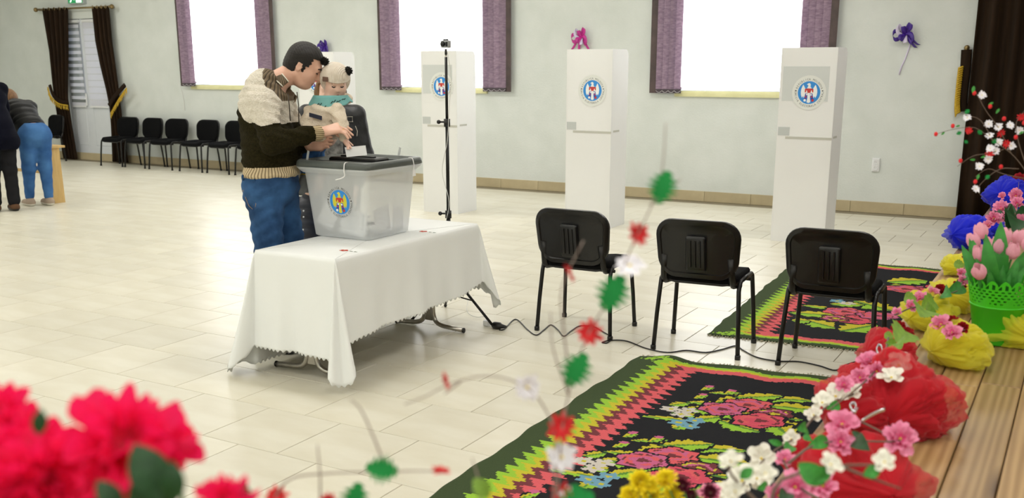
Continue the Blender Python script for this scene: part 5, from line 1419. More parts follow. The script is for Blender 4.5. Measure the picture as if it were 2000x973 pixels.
for b in (-1, 1):
    q = Sdf(wz(.05, b * .09, .04) - Vector((.2, .2, .06)), wz(.05, b * .09, .04) + Vector((.2, .2, .1)), .007); q.cap(wz(-.02, b * .09, .045), wz(.15, b * .1, .038), .046, .038, .02); q.plane((0, 0, .003), (0, 0, -1)); wput(q.build('shoe', MATS['black_shoe'], wom))

M_nav = mat('navy_puffer', '#161d33', .5, color2='#10162a', scale=14)
cb = J(616, 420, .62); cbase = Vector((cb.x, cb.y, 0)); kid = empty('person', cbase, 0, 'small child in navy quilted jacket half hidden behind the ballot box', 'person')
def kput(o): o.location = -cbase; return o
KF, KL, KU = basis((.3, -.95, 0)); KR = rotm(KF, KL, KU); kz = lambda f, l, z: cbase + KF * f + KL * l + Vector((0, 0, z))
khc = kz(.02, 0, .965)
s = Sdf(cbase + Vector((-.3, -.3, -.005)), cbase + Vector((.3, .3, 1.15)), .006)
s.ell(kz(0, 0, .66), (.08, .11, .16), .04, KR); s.cap(kz(0, 0, .78), khc - Vector((0, 0, .05)), .042, .042, .03)
for b in (-1, 1):
    s.cap(kz(0, b * .06, .52), kz(.01, b * .06, .28), .06, .042, .03); s.cap(kz(.01, b * .06, .28), kz(0, b * .06, .05), .04, .03, .02); s.cap(kz(0, b * .06, .03), kz(.09, b * .065, .025), .026, .022, .02)
    s.cap(kz(0, b * .12, .78), kz(0, b * .16, .6), .035, .03, .03); kk = kz(.03, b * .165, .44); s.cap(kz(0, b * .16, .6), kz(.02, b * .16, .48), .028, .021, .02)
    hand(s, kz(.02, b * .16, .48), kk, KF * -1, [kk + KF * (.02 - .012 * i) + Vector((0, 0, -.045)) for i in range(4)], kk + KF * .03 + Vector((0, 0, -.02)), .62)
KP = head_sdf(s, khc, KF, KL, KU, .82, .006); kput(s.build('body', M_skinb, kid))
s = Sdf(cbase + Vector((-.3, -.3, .4)), cbase + Vector((.3, .3, .95)), .006)
s.ell(kz(0, 0, .66), (.125, .155, .2), .04, KR); s.cap(kz(0, -.1, .79), kz(0, .1, .79), .06, .06, .04); s.cap(kz(0, 0, .8), kz(.01, 0, .87), .075, .066, .03)
for b in (-1, 1): s.cap(kz(0, b * .12, .78), kz(0, b * .165, .6), .062, .054, .03); s.cap(kz(0, b * .165, .6), kz(.02, b * .165, .5), .054, .042, .02)
s.warp(lambda x, y, z: -.010 * np.abs(np.sin(z * 52)) + .005); s.plane((0, 0, .46), (0, 0, -1)); s.ell(kz(.03, 0, .92), (.07, .06, .06), .01, KR, op='s')
kput(s.build('jacket', M_nav, kid))
for (x, y) in ((593, 412), (593, 424), (592, 449)): kput(MB().sphere(dp(x, y, proj(kz(.12, -.06, .7))[2] - .03), .006, 6, 5).build('button', M_white, kid, True))
s = Sdf(khc - Vector((.15, .15, .15)), khc + Vector((.15, .15, .15)), .006); s.ell(KP(-.016, 0, .03), (.09, .075, .087), .02, KR); clip(s, lambda x, y, z: np.minimum(khc.z + .05 - z, (x - khc.x) * KF.x + (y - khc.y) * KF.y + .0)); kput(s.build('hair', M_bhair, kid))
s = Sdf(cbase + Vector((-.2, -.2, .03)), cbase + Vector((.2, .2, .6)), .007); s.ell(kz(0, 0, .52), (.09, .115, .08), .03, KR)
for b in (-1, 1): s.cap(kz(0, b * .06, .52), kz(.01, b * .06, .28), .07, .052, .03); s.cap(kz(.01, b * .06, .28), kz(0, b * .06, .06), .052, .046, .02)
kput(s.build('trousers', M_jean, kid))
for b in (-1, 1):
    q = Sdf(kz(.04, b * .06, .03) - Vector((.14, .14, .04)), kz(.04, b * .06, .03) + Vector((.14, .14, .08)), .006); q.cap(kz(-.01, b * .06, .032), kz(.1, b * .065, .028), .036, .03, .02); q.plane((0, 0, .003), (0, 0, -1)); kput(q.build('shoe', MATS['black_shoe'], kid))

# ------------------------------------------------------------------ two people bending over a desk at the far left
M_coat = mat('navy_coat', '#0b0d1a', .9, spec=.1, var=.2, scale=12, bump=.2, bscale=200); M_gtr = mat('charcoal_trousers', '#232326', .95, spec=.1, var=.15, scale=10); M_bshoe = mat('brown_suede', '#5c3d22', .8, var=.2); M_vest = mat('black_puffer', '#0c0e11', .55, spec=.3, var=.2, scale=9)
M_sneak = mat('beige_sneaker', '#a89684', .8, var=.1); M_sole = mat('white_sole', '#ddd9cd', .7)
def bender(base, yaw, label, hipz, lean, hs, top, leg, shoe, kind, feet):
    o = empty('person', base, 0, label, 'person'); put = lambda q: (setattr(q, 'location', -base), q)[1]
    f, l, u = basis((math.cos(yaw), math.sin(yaw), 0)); R = rotm(f, l, u); P = lambda a, b, z: base + f * a + l * b + Vector((0, 0, z))
    tl = .50 * hs; dirv = f * math.sin(lean) + Vector((0, 0, math.cos(lean))); hp = P(0, 0, hipz); sh = hp + dirv * tl; hd = sh + (dirv * .75 + f * .55).normalized() * .22 * hs
    Rt = rotm(*basis(f * math.cos(lean) - Vector((0, 0, math.sin(lean))), dirv)) if False else None
    b2 = f * math.cos(lean) - Vector((0, 0, math.sin(lean))); Rt = rotm(b2, l, dirv)
    hf_, hl_, hu_ = basis(f * .55 - Vector((0, 0, .83)))
    s = Sdf(base + Vector((-.75, -.75, -.005)), base + Vector((.75, .75, 1.75)), .009)
    s.ell(hp, (.115, .16, .13), .05, R); s.ell(hp.lerp(sh, .35), (.10, .14, .17), .06, Rt); s.ell(hp.lerp(sh, .75), (.105, .155, .17), .06, Rt)
    arms = []
    for i, b in enumerate((-1, 1)):
        ft = feet[i]; kz_ = P(ft * .5, b * .09, hipz * .52); an = P(ft, b * .095, .085)
        s.cap(P(0, b * .085, hipz - .03), kz_, .08, .055, .04); s.cap(kz_, an, .053, .036, .03); s.cap(an - Vector((0, 0, .04)), an + f * .13 - Vector((0, 0, .05)), .034, .028, .02)
        a = sh + l * b * .165; e = a + f * .1 - Vector((0, 0, .26)); w = P(.55 * 1.0, b * .14, .80); e = a.lerp(w, .5) + l * b * .05 - Vector((0, 0, .06)); arms.append((a, e, w))
        s.cap(a, e, .045, .037, .04); s.cap(e, w, .036, .026, .03); kk = w + f * .07; hand(s, w, kk, l * -b, [kk + f * .07 + l * (-b) * t for t in (-.03, -.01, .01, .03)], w + f * .07 - l * b * .05)
    s.cap(sh, hd - hu_ * .05, .056, .052, .04); HPp = head_sdf(s, hd, hf_, hl_, hu_, 1.0); put(s.build('body', M_skin, o))
    s = Sdf(base + Vector((-.75, -.75, .45)), base + Vector((.75, .75, 1.6)), .008)
    s.ell(hp.lerp(sh, .3), (.14, .18, .2), .06, Rt); s.ell(hp.lerp(sh, .78), (.14, .195, .18), .06, Rt); s.cap(sh + l * -.13, sh + l * .13, .075, .075, .05); s.cap(sh, sh.lerp(hd, .45), .075, .07, .04)
    for a, e, w in arms: s.cap(a, e, .068, .058, .04); s.cap(e, w.lerp(e, .06), .058, .044, .03)
    if kind == 'coat':
        s.cap(hp, P(-.02, 0, hipz - .1), .205, .225, .06, flat=(tuple(f), 1.08)); s.plane((0, 0, hipz - .21), (0, 0, -1)); s.warp(lambda x, y, z: .008 * np.sin(z * 22 + x * 15) * np.sin(y * 18))
    else: s.warp(lambda x, y, z: .006 - .012 * np.abs(np.sin(((x - hp.x) * dirv.x + (y - hp.y) * dirv.y + (z - hp.z) * dirv.z) * 36))); s.plane(tuple(hp + dirv * .07), tuple(-dirv))
    put(s.build('coat' if kind == 'coat' else 'puffer_jacket', top, o))
    s = Sdf(base + Vector((-.4, -.4, .07)), base + Vector((.4, .4, hipz + .2)), .008); s.ell(hp - f * .02, (.15, .185, .155), .05, R)
    for i, b in enumerate((-1, 1)):
        ft = feet[i]; kz_ = P(ft * .5, b * .09, hipz * .52); wl = 1.2 if kind == 'coat' else .92; s.cap(P(-.01, b * .09, hipz - .04), kz_, .105, .075, .05); s.cap(kz_, P(ft, b * .095, .12), .075, .058 * wl, .03)
    s.warp(lambda x, y, z: .0018 * np.sin(z * 55 + x * 30)); s.plane((0, 0, hipz + .13), (0, 0, 1)); put(s.build('trousers' if kind == 'coat' else 'jeans', leg, o))
    for i, b in enumerate((-1, 1)):
        an = P(feet[i], b * .095, .085); q = Sdf(an - Vector((.28, .28, .1)), an + Vector((.28, .28, .06)), .007)
        q.cap(an + Vector((0, 0, -.04)) - f * .03, an + f * .15 + Vector((0, 0, -.052)), .05, .042, .02); q.cap(an + Vector((0, 0, .01)), an + Vector((0, 0, -.03)), .045, .05, .02); q.plane((0, 0, .003), (0, 0, -1))
        put(q.build('shoe', [shoe, M_sole if kind != 'coat' else M_blk], o, lambda x, y, z: np.where(z < .03, 1, 0)))
    s = Sdf(hd - Vector((.2, .2, .2)), hd + Vector((.2, .2, .2)), .008); s.ell(HPp(-.016, 0, .028), (.112, .092, .108), .02, rotm(hf_, hl_, hu_)); s.ell(HPp(-.05, 0, -.02), (.07, .08, .09), .03, rotm(hf_, hl_, hu_))
    clip(s, lambda x, y, z: np.minimum((x - hd.x) * hf_.x + (y - hd.y) * hf_.y + (z - hd.z) * hf_.z - .015, .06 - ((x - hd.x) * hu_.x + (y - hd.y) * hu_.y + (z - hd.z) * hu_.z))); put(s.build('hair', M_bhair if kind != 'coat' else M_hair, o))
    return o
p1 = gp(22, 412); p2 = gp(78, 403)
bender(Vector((p1.x, p1.y - .06, 0)), math.atan2(.3, -.85), 'person in long navy coat and brown shoes bending over the desk', .94, math.radians(28), 1.08, M_coat, M_gtr, M_bshoe, 'coat', (.0, .06))
bender(Vector((p2.x, p2.y + .03, 0)), math.atan2(.2, -.95), 'person in black puffer jacket and blue jeans bending over the desk', .88, math.radians(52), 1.0, M_vest, M_jean2, M_sneak, 'vest', (.0, .10))
# the desk they lean on
M_desk = mat('desk_board', '#d1b174', .5, color2='#c3a063', scale=5, stretch=(6, 6, 1)); M_sheet = mat('white_sheet', '#e8e8ea', .85)
dq = gp(94, 400); da = math.radians(-4); desk = empty('writing_desk', (dq.x - .02, dq.y + .08, 0), da, 'light wood desk with white front cloth at the far left', 'desk')
MB().chamfer((-1.0, .11, .70), (2.05, .24, .028), .003).build('desk_top', M_desk, desk)
MB().prism([(0, 0), (.18, 0), (.17, .685), (.02, .685)], .03, lambda x, y, z: (z - .04, x, y)).build('side_panel', M_desk, desk)
MB().prism([(0, 0), (.18, 0), (.17, .685), (.02, .685)], .03, lambda x, y, z: (z - 2.0, x, y)).build('side_panel', M_desk, desk)
MB().bbox((-1.96, .05, .36), (-.045, .065, .40)).build('rail', M_desk, desk); MB().bbox((-1.95, .045, .40), (-.05, .052, .685)).build('front_cloth', M_sheet, desk)

# ================================================================== TULLE, FLOWERS, POTS
RNG = random.Random(11)
def tulle_mat(name, c, c2, tr):
    return mat(name, c, .8, color2=c2, scale=9, transl=.5, transp=tr, sheen=.3)
M_red = tulle_mat('red_tulle', '#e6263a', '#d81a2e', .42); M_yel = tulle_mat('yellow_tulle', '#f6f04a', '#eee63c', .40); M_blu = tulle_mat('blue_tulle', '#2438f4', '#1a2ae4', .34)
def puff(parent, c, r, m, seed, sc=(1, 1, .8), layers=4):
    """net gathered at two tied ends: pleats run from tie to tie, with loose billows between"""
    ax = Vector((.9 * math.sin(seed * 5.1), 1, .35 * math.cos(seed * 3.3))).normalized(); s1 = ax.cross(Vector((0, 0, 1))).normalized(); s2 = s1.cross(ax)
    for q in range(layers):
        k = 1 - q * .15; off = Vector((seed * 3.1 + q * 7, seed * 1.7, q * 2.3)); nu, nv = 132, 22; b = MB(); npl = 9 + q * 2
        def fn(u, v):
            t = 2 * v - 1; ph = 2 * math.pi * u; prof = (1 - abs(t) ** 2.4) ** .62 * .97 + .03
            d = s1 * math.cos(ph) + s2 * math.sin(ph); w = d * 1.1 + ax * t * .9
            big = mnoise.noise(w * 1.5 + off); ph2 = ph + .5 * mnoise.noise(w * 1.2 + off * 1.9); pl = abs(math.sin(ph2 * npl * .5 + 4.2 * mnoise.noise(w * 1.9 + off)))
            pl = 1 - pl ** .55; cr = mnoise.noise(w * 6.5 + off * 2.1); lp = 1 - abs(mnoise.noise(w * 3.4 + off * .7)) * 2.4
            R = r * k * prof * (1.0 + .42 * big - .22 * pl + .06 * cr + .10 * lp)
            p = d * R * (1.08 if q == 0 else 1.0) + ax * t * r * (1.02 - .05 * q) * (1 + .12 * mnoise.noise(d * 1.7 + off))
            p = c + Vector((p.x * sc[0], p.y * sc[1], p.z * sc[2])); lo = ZS + .004 + .003 * q
            if p.z < lo: p = Vector((p.x + (p.x - c.x) * .12, p.y + (p.y - c.y) * .1, lo + .006 * abs(mnoise.noise(w * 8))))
            return p
        b.grid(fn, nu, nv, wrap=True)
        o = b.build('net_layer', m, parent, True); o.location = -Vector(parent.location)
def swag(label, m, puffs, seed):
    first = gp(puffs[0][0], puffs[0][1], ZS + .05); o = empty('tulle_swag', (first.x, first.y, ZS), 0, label, 'tulle', 'tulle swags along the stage edge')
    for i, (px, py, hw, sq) in enumerate(puffs):
        z = ZS + .06
        for _ in range(3):
            c = gp(px, py, z); r = hw / F_PX * proj(c)[2]; z = ZS + r * .62
        puff(o, c, r * .9, m, seed + i * 1.37, (1, 1.05, sq))
    return o
swag('red tulle gathered in puffs along the near stage edge', M_red, [(1690, 945, 112, .8), (1615, 905, 80, .7), (1770, 782, 98, .85), (1672, 795, 78, .7), (1736, 690, 58, .8), (1690, 735, 50, .6)], 1.0)
swag('yellow tulle gathered around the green flower pot', M_yel, [(1868, 672, 66, .75), (1815, 612, 56, .7), (1868, 578, 48, .7), (1868, 520, 30, .8), (1990, 640, 55, .9)], 4.0)
swag('blue tulle gathered at the far end of the stage edge', M_blu, [(1893, 458, 44, .75), (1972, 385, 42, .9), (1925, 445, 32, .7)], 9.0)

# ---- flower and leaf meshes (single connected surfaces)
def blossom_mesh(name, mats, npet, layers, depth=.35, sharp=1.0, ruffle=.05, notch=.0, nth=8, seed=1, centre=None):
    """layers: (radius, cup, gap) ; unit flower facing +z; mats: [outer, inner]"""
    rr = random.Random(seed); vs = [(0, 0, 0)]; fs = []; mi = []; nt = npet * nth; nr = 4
    for li, (R, cup, gap) in enumerate(layers):
        ph0 = li * math.pi / npet + rr.random() * .2; base = len(vs)
        jit = [(rr.uniform(.85, 1.12), rr.uniform(-.12, .12)) for _ in range(npet)]
        for i in range(1, nr + 1):
            t = i / nr
            for j in range(nt):
                u = (j / nth) % 1; k = int(j / nth); w = math.sin(math.pi * u); sh = gap + (1 - gap) * (w ** sharp)
                sh *= 1 - notch * math.exp(-((u - .5) / .08) ** 2) * t
                r = R * jit[k][0] * (t * (1 - (1 - sh) * t ** .8)); a = 2 * math.pi * j / nt + ph0
                z = cup * R * (t ** 1.6) + jit[k][1] * R * t + ruffle * R * math.sin(a * npet * 2.0 + k) * t * t
                vs.append((r * math.cos(a), r * math.sin(a), z))
        for j in range(nt): fs.append((0, base + j, base + (j + 1) % nt)); mi.append(1)
        for i in range(nr - 1):
            for j in range(nt): fs.append((base + i * nt + j, base + (i + 1) * nt + j, base + (i + 1) * nt + (j + 1) % nt, base + i * nt + (j + 1) % nt)); mi.append(1 if i == 0 else 0)
    if centre:
        R, h = centre; base = len(vs)
        for i in range(1, 4):
            for j in range(8): a = j * math.pi / 4; vs.append((R * math.sin(i / 3 * 1.57) * math.cos(a), R * math.sin(i / 3 * 1.57) * math.sin(a), h * math.cos(i / 3 * 1.57) + .02))
        vs.append((0, 0, h + .02)); top = len(vs) - 1
        for j in range(8):
            fs.append((top, base + j, base + (j + 1) % 8)); mi.append(2)
            for i in range(2): fs.append((base + i * 8 + j, base + (i + 1) * 8 + j, base + (i + 1) * 8 + (j + 1) % 8, base + i * 8 + (j + 1) % 8)); mi.append(2)
            fs.append((0, base + 16 + (j + 1) % 8, base + 16 + j)); mi.append(2)
    me = bpy.data.meshes.new(name); me.from_pydata(vs, [], fs)
    for m in mats: me.materials.append(m)
    me.polygons.foreach_set('material_index', mi); me.polygons.foreach_set('use_smooth', [True] * len(fs)); me.validate(); me.update(); return me
def leaf_mesh(name, m, wid=.42, bend=.25, fold=.25, serr=0.0, n=10):
    vs = []; fs = []
    for i in range(n + 1):
        t = i / n; w = wid * math.sin(math.pi * min(1, t * .97 + .02)) ** .8 * (1 + serr * (1 if i % 2 else -1)); z = bend * math.sin(t * 2.2) - bend * .6 * t
        for s_, q in ((-1, 1), (-.5, .5), (0, 0), (.5, .5), (1, 1)): vs.append((t, s_ * w * .5, z + fold * abs(s_) * w * .5))
    for i in range(n):
        for k in range(4): fs.append((i * 5 + k, (i + 1) * 5 + k, (i + 1) * 5 + k + 1, i * 5 + k + 1))
    me = bpy.data.meshes.new(name); me.from_pydata(vs, [], fs); me.materials.append(m); me.polygons.foreach_set('use_smooth', [True] * len(fs)); me.validate(); me.update(); return me
pet = lambda n, c, c2, t=.25: mat(n, c, .7, color2=c2, scale=18, transl=t)
M_pp = pet('petal_pink', '#f6a8c8', '#ef8fb6'); M_ppd = pet('petal_pink_heart', '#ee6aa4', '#e8558f'); M_pwh = pet('petal_white', '#fbfaf2', '#f2f2e6'); M_pwd = pet('petal_cream', '#dfe3c2', '#d2d8ae')
M_prd = pet('petal_red', '#b3121f', '#8c0c18', .1); M_pmg = pet('petal_magenta', '#ff2470', '#f51860', .45); M_pmd = pet('petal_crimson', '#ee1450', '#d80e44', .4); M_pye = pet('petal_yellow', '#fff02c', '#f8e01c'); M_pyd = pet('petal_gold', '#eccb1c', '#e0b814')
M_pbg = pet('petal_burgundy', '#6d1230', '#520c24', .1); M_cen = mat('flower_centre', '#d9c24a', .8); M_frd = mat('felt_red', '#dd2f34', .9, color2='#c8242a', scale=20); M_fwh = mat('felt_white', '#ecebf2', .9); M_fgr = mat('felt_green', '#118a3e', .9, color2='#0d7735', scale=20)
M_lf = mat('leaf_green', '#3f9a3a', .55, color2='#2f7f2e', scale=8, transl=.2); M_lfd = mat('leaf_dark', '#184a1e', .5, color2='#113c16', scale=8, transl=.15); M_lfl = mat('leaf_lime', '#7fa63a', .6, color2='#6b9030', scale=8, transl=.2); M_stem = mat('stem_brown', '#6a5a4e', .8); M_stp = mat('stem_pale', '#8d7f76', .8); M_stg = mat('stem_green', '#3d7a33', .7)
M_silver = mat('silver_ribbon', '#dfe3ea', .18, metal=.9)
FM = {
 'pink': blossom_mesh('pink_blossom', [M_pp, M_ppd, M_cen], 5, [(1, .3, .4), (.8, .6, .4), (.52, .9, .4)], sharp=.7, ruffle=.10, notch=.10, seed=2, centre=(.1, .12)),
 'pink2': blossom_mesh('pink_blossom', [M_pp, M_ppd, M_cen], 5, [(1, .15, .4), (.85, .5, .4), (.6, 1.0, .4)], sharp=.7, ruffle=.14, notch=.12, seed=5, centre=(.1, .12)),
 'white': blossom_mesh('white_blossom', [M_pwh, M_pwh, M_cen], 5, [(1, .3, .42), (.7, .7, .45)], sharp=.6, ruffle=.05, notch=.03, seed=3, centre=(.1, .1)),
 'red': blossom_mesh('red_rose', [M_prd, M_prd, M_prd], 5, [(1, .35, .55), (.85, .75, .6), (.6, 1.2, .7), (.35, 1.8, .8)], ruffle=.06, seed=4),
 'mag': blossom_mesh('magenta_bloom', [M_pmg, M_pmd, M_pmd], 6, [(1.1, .15, .3), (.95, .5, .3), (.7, .95, .35)], sharp=1.1, ruffle=.16, notch=.0, seed=6, nth=10),
 'mum': blossom_mesh('yellow_mum', [M_pye, M_pyd, M_pyd], 14, [(1, .1, .35), (.9, .35, .35), (.72, .65, .4), (.5, .95, .4)], sharp=.7, ruffle=.03, seed=7, nth=4),
 'burg': blossom_mesh('burgundy_mum', [M_pbg, M_pbg, M_pbg], 12, [(1, .2, .4), (.85, .5, .4), (.6, .9, .45)], sharp=.7, ruffle=.03, seed=8, nth=4),
 'fred': blossom_mesh('felt_flower_red', [M_frd, M_frd, M_frd], 9, [(1, .12, .45), (.72, .35, .45)], sharp=1.2, ruffle=.03, seed=9, nth=6),
 'fwhite': blossom_mesh('felt_flower_white', [M_fwh, M_fwh, M_cen], 9, [(1, .05, .6), (.8, .2, .55)], sharp=1.0, ruffle=.03, seed=10, nth=6, centre=(.12, .1)),
 'leaf': leaf_mesh('leaf', M_lf), 'dleaf': leaf_mesh('leaf', M_lfd, .38), 'lleaf': leaf_mesh('leaf', M_lfl, .75, serr=.12), 'fleaf': leaf_mesh('felt_leaf', M_fgr, .70, bend=.1, fold=.1, serr=.42, n=12), 'tleaf': leaf_mesh('tulip_leaf', M_lf, .16, bend=.35, fold=.5)}
NM = {'pink': 'pink_blossom', 'pink2': 'pink_blossom', 'white': 'white_blossom', 'red': 'red_rose', 'mag': 'magenta_bloom', 'mum': 'yellow_bloom', 'burg': 'burgundy_bloom', 'fred': 'red_flower', 'fwhite': 'white_flower', 'leaf': 'leaf', 'dleaf': 'leaf', 'lleaf': 'leaf', 'fleaf': 'leaf', 'tleaf': 'leaf'}
def orient(n, spin):
    q = Vector(n).to_track_quat('Z', 'Y').to_matrix(); return q @ Matrix.Rotation(spin, 3, 'Z')
def put_bloom(parent, kind, pos, size, nrm=None, spin=None):
    """size: radius of a bloom / length of a leaf in metres"""
    o = link(NM[kind], FM[kind], parent)
    if nrm is None: nrm = (-ray(*proj(pos)[:2])).normalized() + Vector((RNG.uniform(-.45, .45), RNG.uniform(-.3, .3), .55 + RNG.uniform(-.3, .4)))
    R = orient(nrm, RNG.uniform(0, 6.28) if spin is None else spin)
    o.matrix_local = Matrix.Translation(Vector(pos) - Vector(parent.location)) @ (R @ Matrix.Diagonal((size, size, size))).to_4x4(); return o
def put_leaf(parent, kind, a, b, up=None, w=1.0):
    a, b = Vector(a), Vector(b); x = (b - a); L = x.length; x.normalize(); up = Vector(up) if up is not None else -ray(*proj((a + b) / 2)[:2])
    z = (up - x * up.dot(x)).normalized(); y = z.cross(x); o = link('leaf', FM[kind], parent)
    R = Matrix(((x.x, y.x, z.x), (x.y, y.y, z.y), (x.z, y.z, z.z))); o.matrix_local = Matrix.Translation(a - Vector(parent.location)) @ (R @ Matrix.Diagonal((L, L * w, L))).to_4x4(); return o
def twig(parent, pts, r=.003, m=None, name='stem', n=4):
    P = smooth_path(pts, n) if len(pts) > 2 else [Vector(p) for p in pts]; k = len(P)
    o = MB().tube(P, [lerp(r, r * .5, i / (k - 1)) for i in range(k)], 6).build(name, m or M_stem, parent, True); o.location = -Vector(parent.location); return o
def sprig(label, z, stems, blooms, leaves, group='flower sprigs on the tulle', name='flower_sprig', sr=.0028, sm=None):
    """pixel positions lying at height z above the hall floor"""
    zf = (lambda p: gp(p[0], p[1], z if len(p) < 3 else p[2]))
    a = zf(stems[0][0]); o = empty(name, a, 0, label, 'flowers', group)
    for s_ in stems: twig(o, [zf(p) for p in s_], sr, sm)
    for (k, px, py, rpx) in blooms:
        c = zf((px, py)); put_bloom(o, k, c, rpx * (1.22 if k != 'red' else 1.1) / F_PX * proj(c)[2])
    for (k, p, q) in leaves: put_leaf(o, k, zf(p), zf(q) + Vector((0, 0, RNG.uniform(-.005, .012))))
    return o
sprig('pink blossom branch lying across the nearest red tulle', ZS + .17, [[(1540, 905), (1585, 872), (1640, 862), (1690, 862), (1735, 863), (1760, 860)], [(1650, 810), (1690, 828), (1730, 848), (1752, 856)]],
      [('pink', 1645, 830, 28), ('pink2', 1642, 864, 24), ('pink2', 1758, 858, 30)], [('leaf', (1618, 858), (1575, 872)), ('dleaf', (1670, 858), (1702, 892)), ('dleaf', (1690, 860), (1664, 850))])
sprig('pink blossoms beside large white petals on the red tulle', ZS + .15, [[(1735, 660), (1725, 700), (1700, 735), (1660, 770), (1620, 800)]],
      [('pink', 1694, 706, 19), ('pink2', 1712, 726, 18), ('pink', 1680, 738, 18), ('pink2', 1648, 752, 16), ('white', 1755, 714, 24), ('white', 1741, 738, 22)], [('dleaf', (1735, 705), (1715, 702)), ('lleaf', (1750, 670), (1728, 672)), ('lleaf', (1750, 668), (1765, 650)), ('lleaf', (1752, 670), (1762, 684))])
sprig('white blossoms along the left rim of the red tulle', ZS + .12, [[(1680, 765), (1630, 785), (1590, 815), (1560, 850), (1500, 890), (1440, 960)]],
      [('white', 1664, 768, 19), ('white', 1632, 775, 24), ('white', 1606, 787, 20), ('white', 1589, 811, 15), ('white', 1545, 858, 16), ('white', 1487, 896, 26), ('white', 1450, 940, 28), ('white', 1424, 966, 26), ('white', 1478, 935, 22)],
      [('leaf', (1640, 790), (1612, 800)), ('leaf', (1575, 835), (1552, 850)), ('leaf', (1530, 870), (1500, 868)), ('leaf', (1545, 870), (1530, 890)), ('leaf', (1500, 950), (1475, 965)), ('leaf', (1570, 850), (1588, 862))])
sprig('pink blossoms at the bottom edge, nearest the rug', ZS + .14, [[(1600, 975), (1560, 950), (1530, 900), (1525, 880)]],
      [('pink', 1533, 898, 18), ('pink2', 1552, 952, 30), ('pink', 1608, 950, 26), ('pink2', 1575, 930, 20), ('pink', 1385, 968, 22), ('pink', 1520, 968, 24)], [('leaf', (1500, 950), (1480, 968)), ('dleaf', (1540, 960), (1520, 990))])
sprig('pink and red blossoms with green leaves on the yellow tulle', ZS + .12, [[(1748, 615), (1790, 600), (1820, 620), (1850, 640), (1885, 645)], [(1800, 585), (1850, 575), (1890, 560)]],
      [('pink', 1797, 582, 13), ('pink2', 1780, 598, 12), ('pink', 1752, 611, 10), ('pink2', 1822, 573, 12), ('pink', 1838, 634, 18), ('pink2', 1860, 650, 17), ('red', 1861, 630, 14), ('red', 1880, 641, 13), ('red', 1836, 567, 12), ('red', 1874, 561, 13), ('red', 1755, 640, 15), ('red', 1772, 652, 13)],
      [('lleaf', (1800, 600), (1822, 592)), ('lleaf', (1805, 608), (1795, 625)), ('lleaf', (1808, 605), (1830, 615)), ('leaf', (1850, 570), (1880, 560)), ('leaf', (1845, 572), (1862, 588)), ('lleaf', (1790, 585), (1768, 578)), ('lleaf', (1745, 660), (1728, 655))])
sprig('small pink blossoms left of the green pot rim', ZS + .16, [[(1890, 500), (1882, 530), (1878, 560)]], [('pink', 1891, 516, 9), ('pink2', 1877, 533, 9), ('pink', 1880, 549, 10), ('red', 1886, 504, 9)], [('lleaf', (1884, 520), (1864, 516)), ('leaf', (1885, 540), (1895, 552))])
sprig('pink blossoms with dark leaves on the blue tulle', ZS + .18, [[(2000, 470), (1985, 430), (1960, 410), (1940, 430)], [(1985, 430), (1988, 390), (1990, 350)]],
      [('pink', 1956, 408, 15), ('pink2', 1941, 427, 14), ('pink', 1984, 383, 13), ('pink2', 1987, 399, 13), ('pink', 1994, 436, 16), ('pink2', 1968, 424, 12), ('red', 1991, 352, 12), ('pink', 1957, 383, 7), ('pink', 1930, 440, 9)],
      [('dleaf', (1975, 425), (1955, 440)), ('dleaf', (1980, 430), (1998, 420)), ('dleaf', (1975, 435), (1960, 455)), ('dleaf', (1985, 440), (1975, 460)), ('dleaf', (1965, 425), (1950, 418)), ('dleaf', (1985, 415), (1970, 408))])
# silver curled ribbons
for (lab, pts, z) in (('silver curled ribbon on the red tulle below the green leaves', [(1712, 682), (1716, 674), (1722, 678), (1722, 690), (1716, 692), (1712, 684)], .17), ('silver ribbon loop beside the white blossoms', [(1650, 812), (1664, 806), (1672, 796), (1668, 788), (1660, 792), (1668, 806), (1676, 798)], .17), ('straight silver ribbon strip on the red tulle', [(1684, 822), (1700, 812), (1716, 804), (1728, 800)], .18)):
    P = [gp(x, y, ZS + z) for x, y in pts]; tag(MB().tube(smooth_path(P, 5), .0042, 6, flat=.3).build('silver_ribbon', M_silver, None, True), lab, 'ribbon', 'silver ribbons on the tulle')

# ---- green lace pot with tulips
M_pot = mat('green_plastic', '#43c81f', .35, transl=.15); pc_ = gp(1942, 668, ZS); pot = empty('flower_pot', (pc_.x, pc_.y, ZS), 0, 'lime green lace-rimmed pot holding pink tulips', 'flower pot')
pd = proj(pc_)[2]; rb, rt, hp_ = 38 / F_PX * pd, 59 / F_PX * pd, .205
MB().lathe([(rb, .002), (rb + .002, .006), (lerp(rb, rt, .62), hp_ * .60), (lerp(rb, rt, .64) + .003, hp_ * .61), (lerp(rb, rt, .66), hp_ * .63)], 48).build('body', M_pot, pot, True)
lc = MB(); N_ = 128; rows_ = 14; keep = []
for i in range(rows_ + 1):
    for j in range(N_):
        t = i / rows_; a = 2 * math.pi * j / N_; sc_ = .018 * abs(math.sin(a * 8)) if i == rows_ else (.012 * abs(math.sin(a * 8)) if i == rows_ - 1 else 0); r = lerp(lerp(rb, rt, .66), rt, t); lc.v.append((r * math.cos(a), r * math.sin(a), hp_ * lerp(.63, .96, t) + sc_))
for i in range(rows_):
    for j in range(N_):
        hole = (1 < i < rows_ - 1) and (i % 2 == 0) and ((j + (i // 2 % 2) * 2) % 4 < 2) and (abs((j % 16) - 8) + i * .6 > 4)
        if not hole: lc.f.append((i * N_ + j, i * N_ + (j + 1) % N_, (i + 1) * N_ + (j + 1) % N_, (i + 1) * N_ + j)); lc.m.append(0)
lo_ = lc.build('lace_rim', M_pot, pot, False); md = lo_.modifiers.new('thickness', 'SOLIDIFY'); md.thickness = .0025
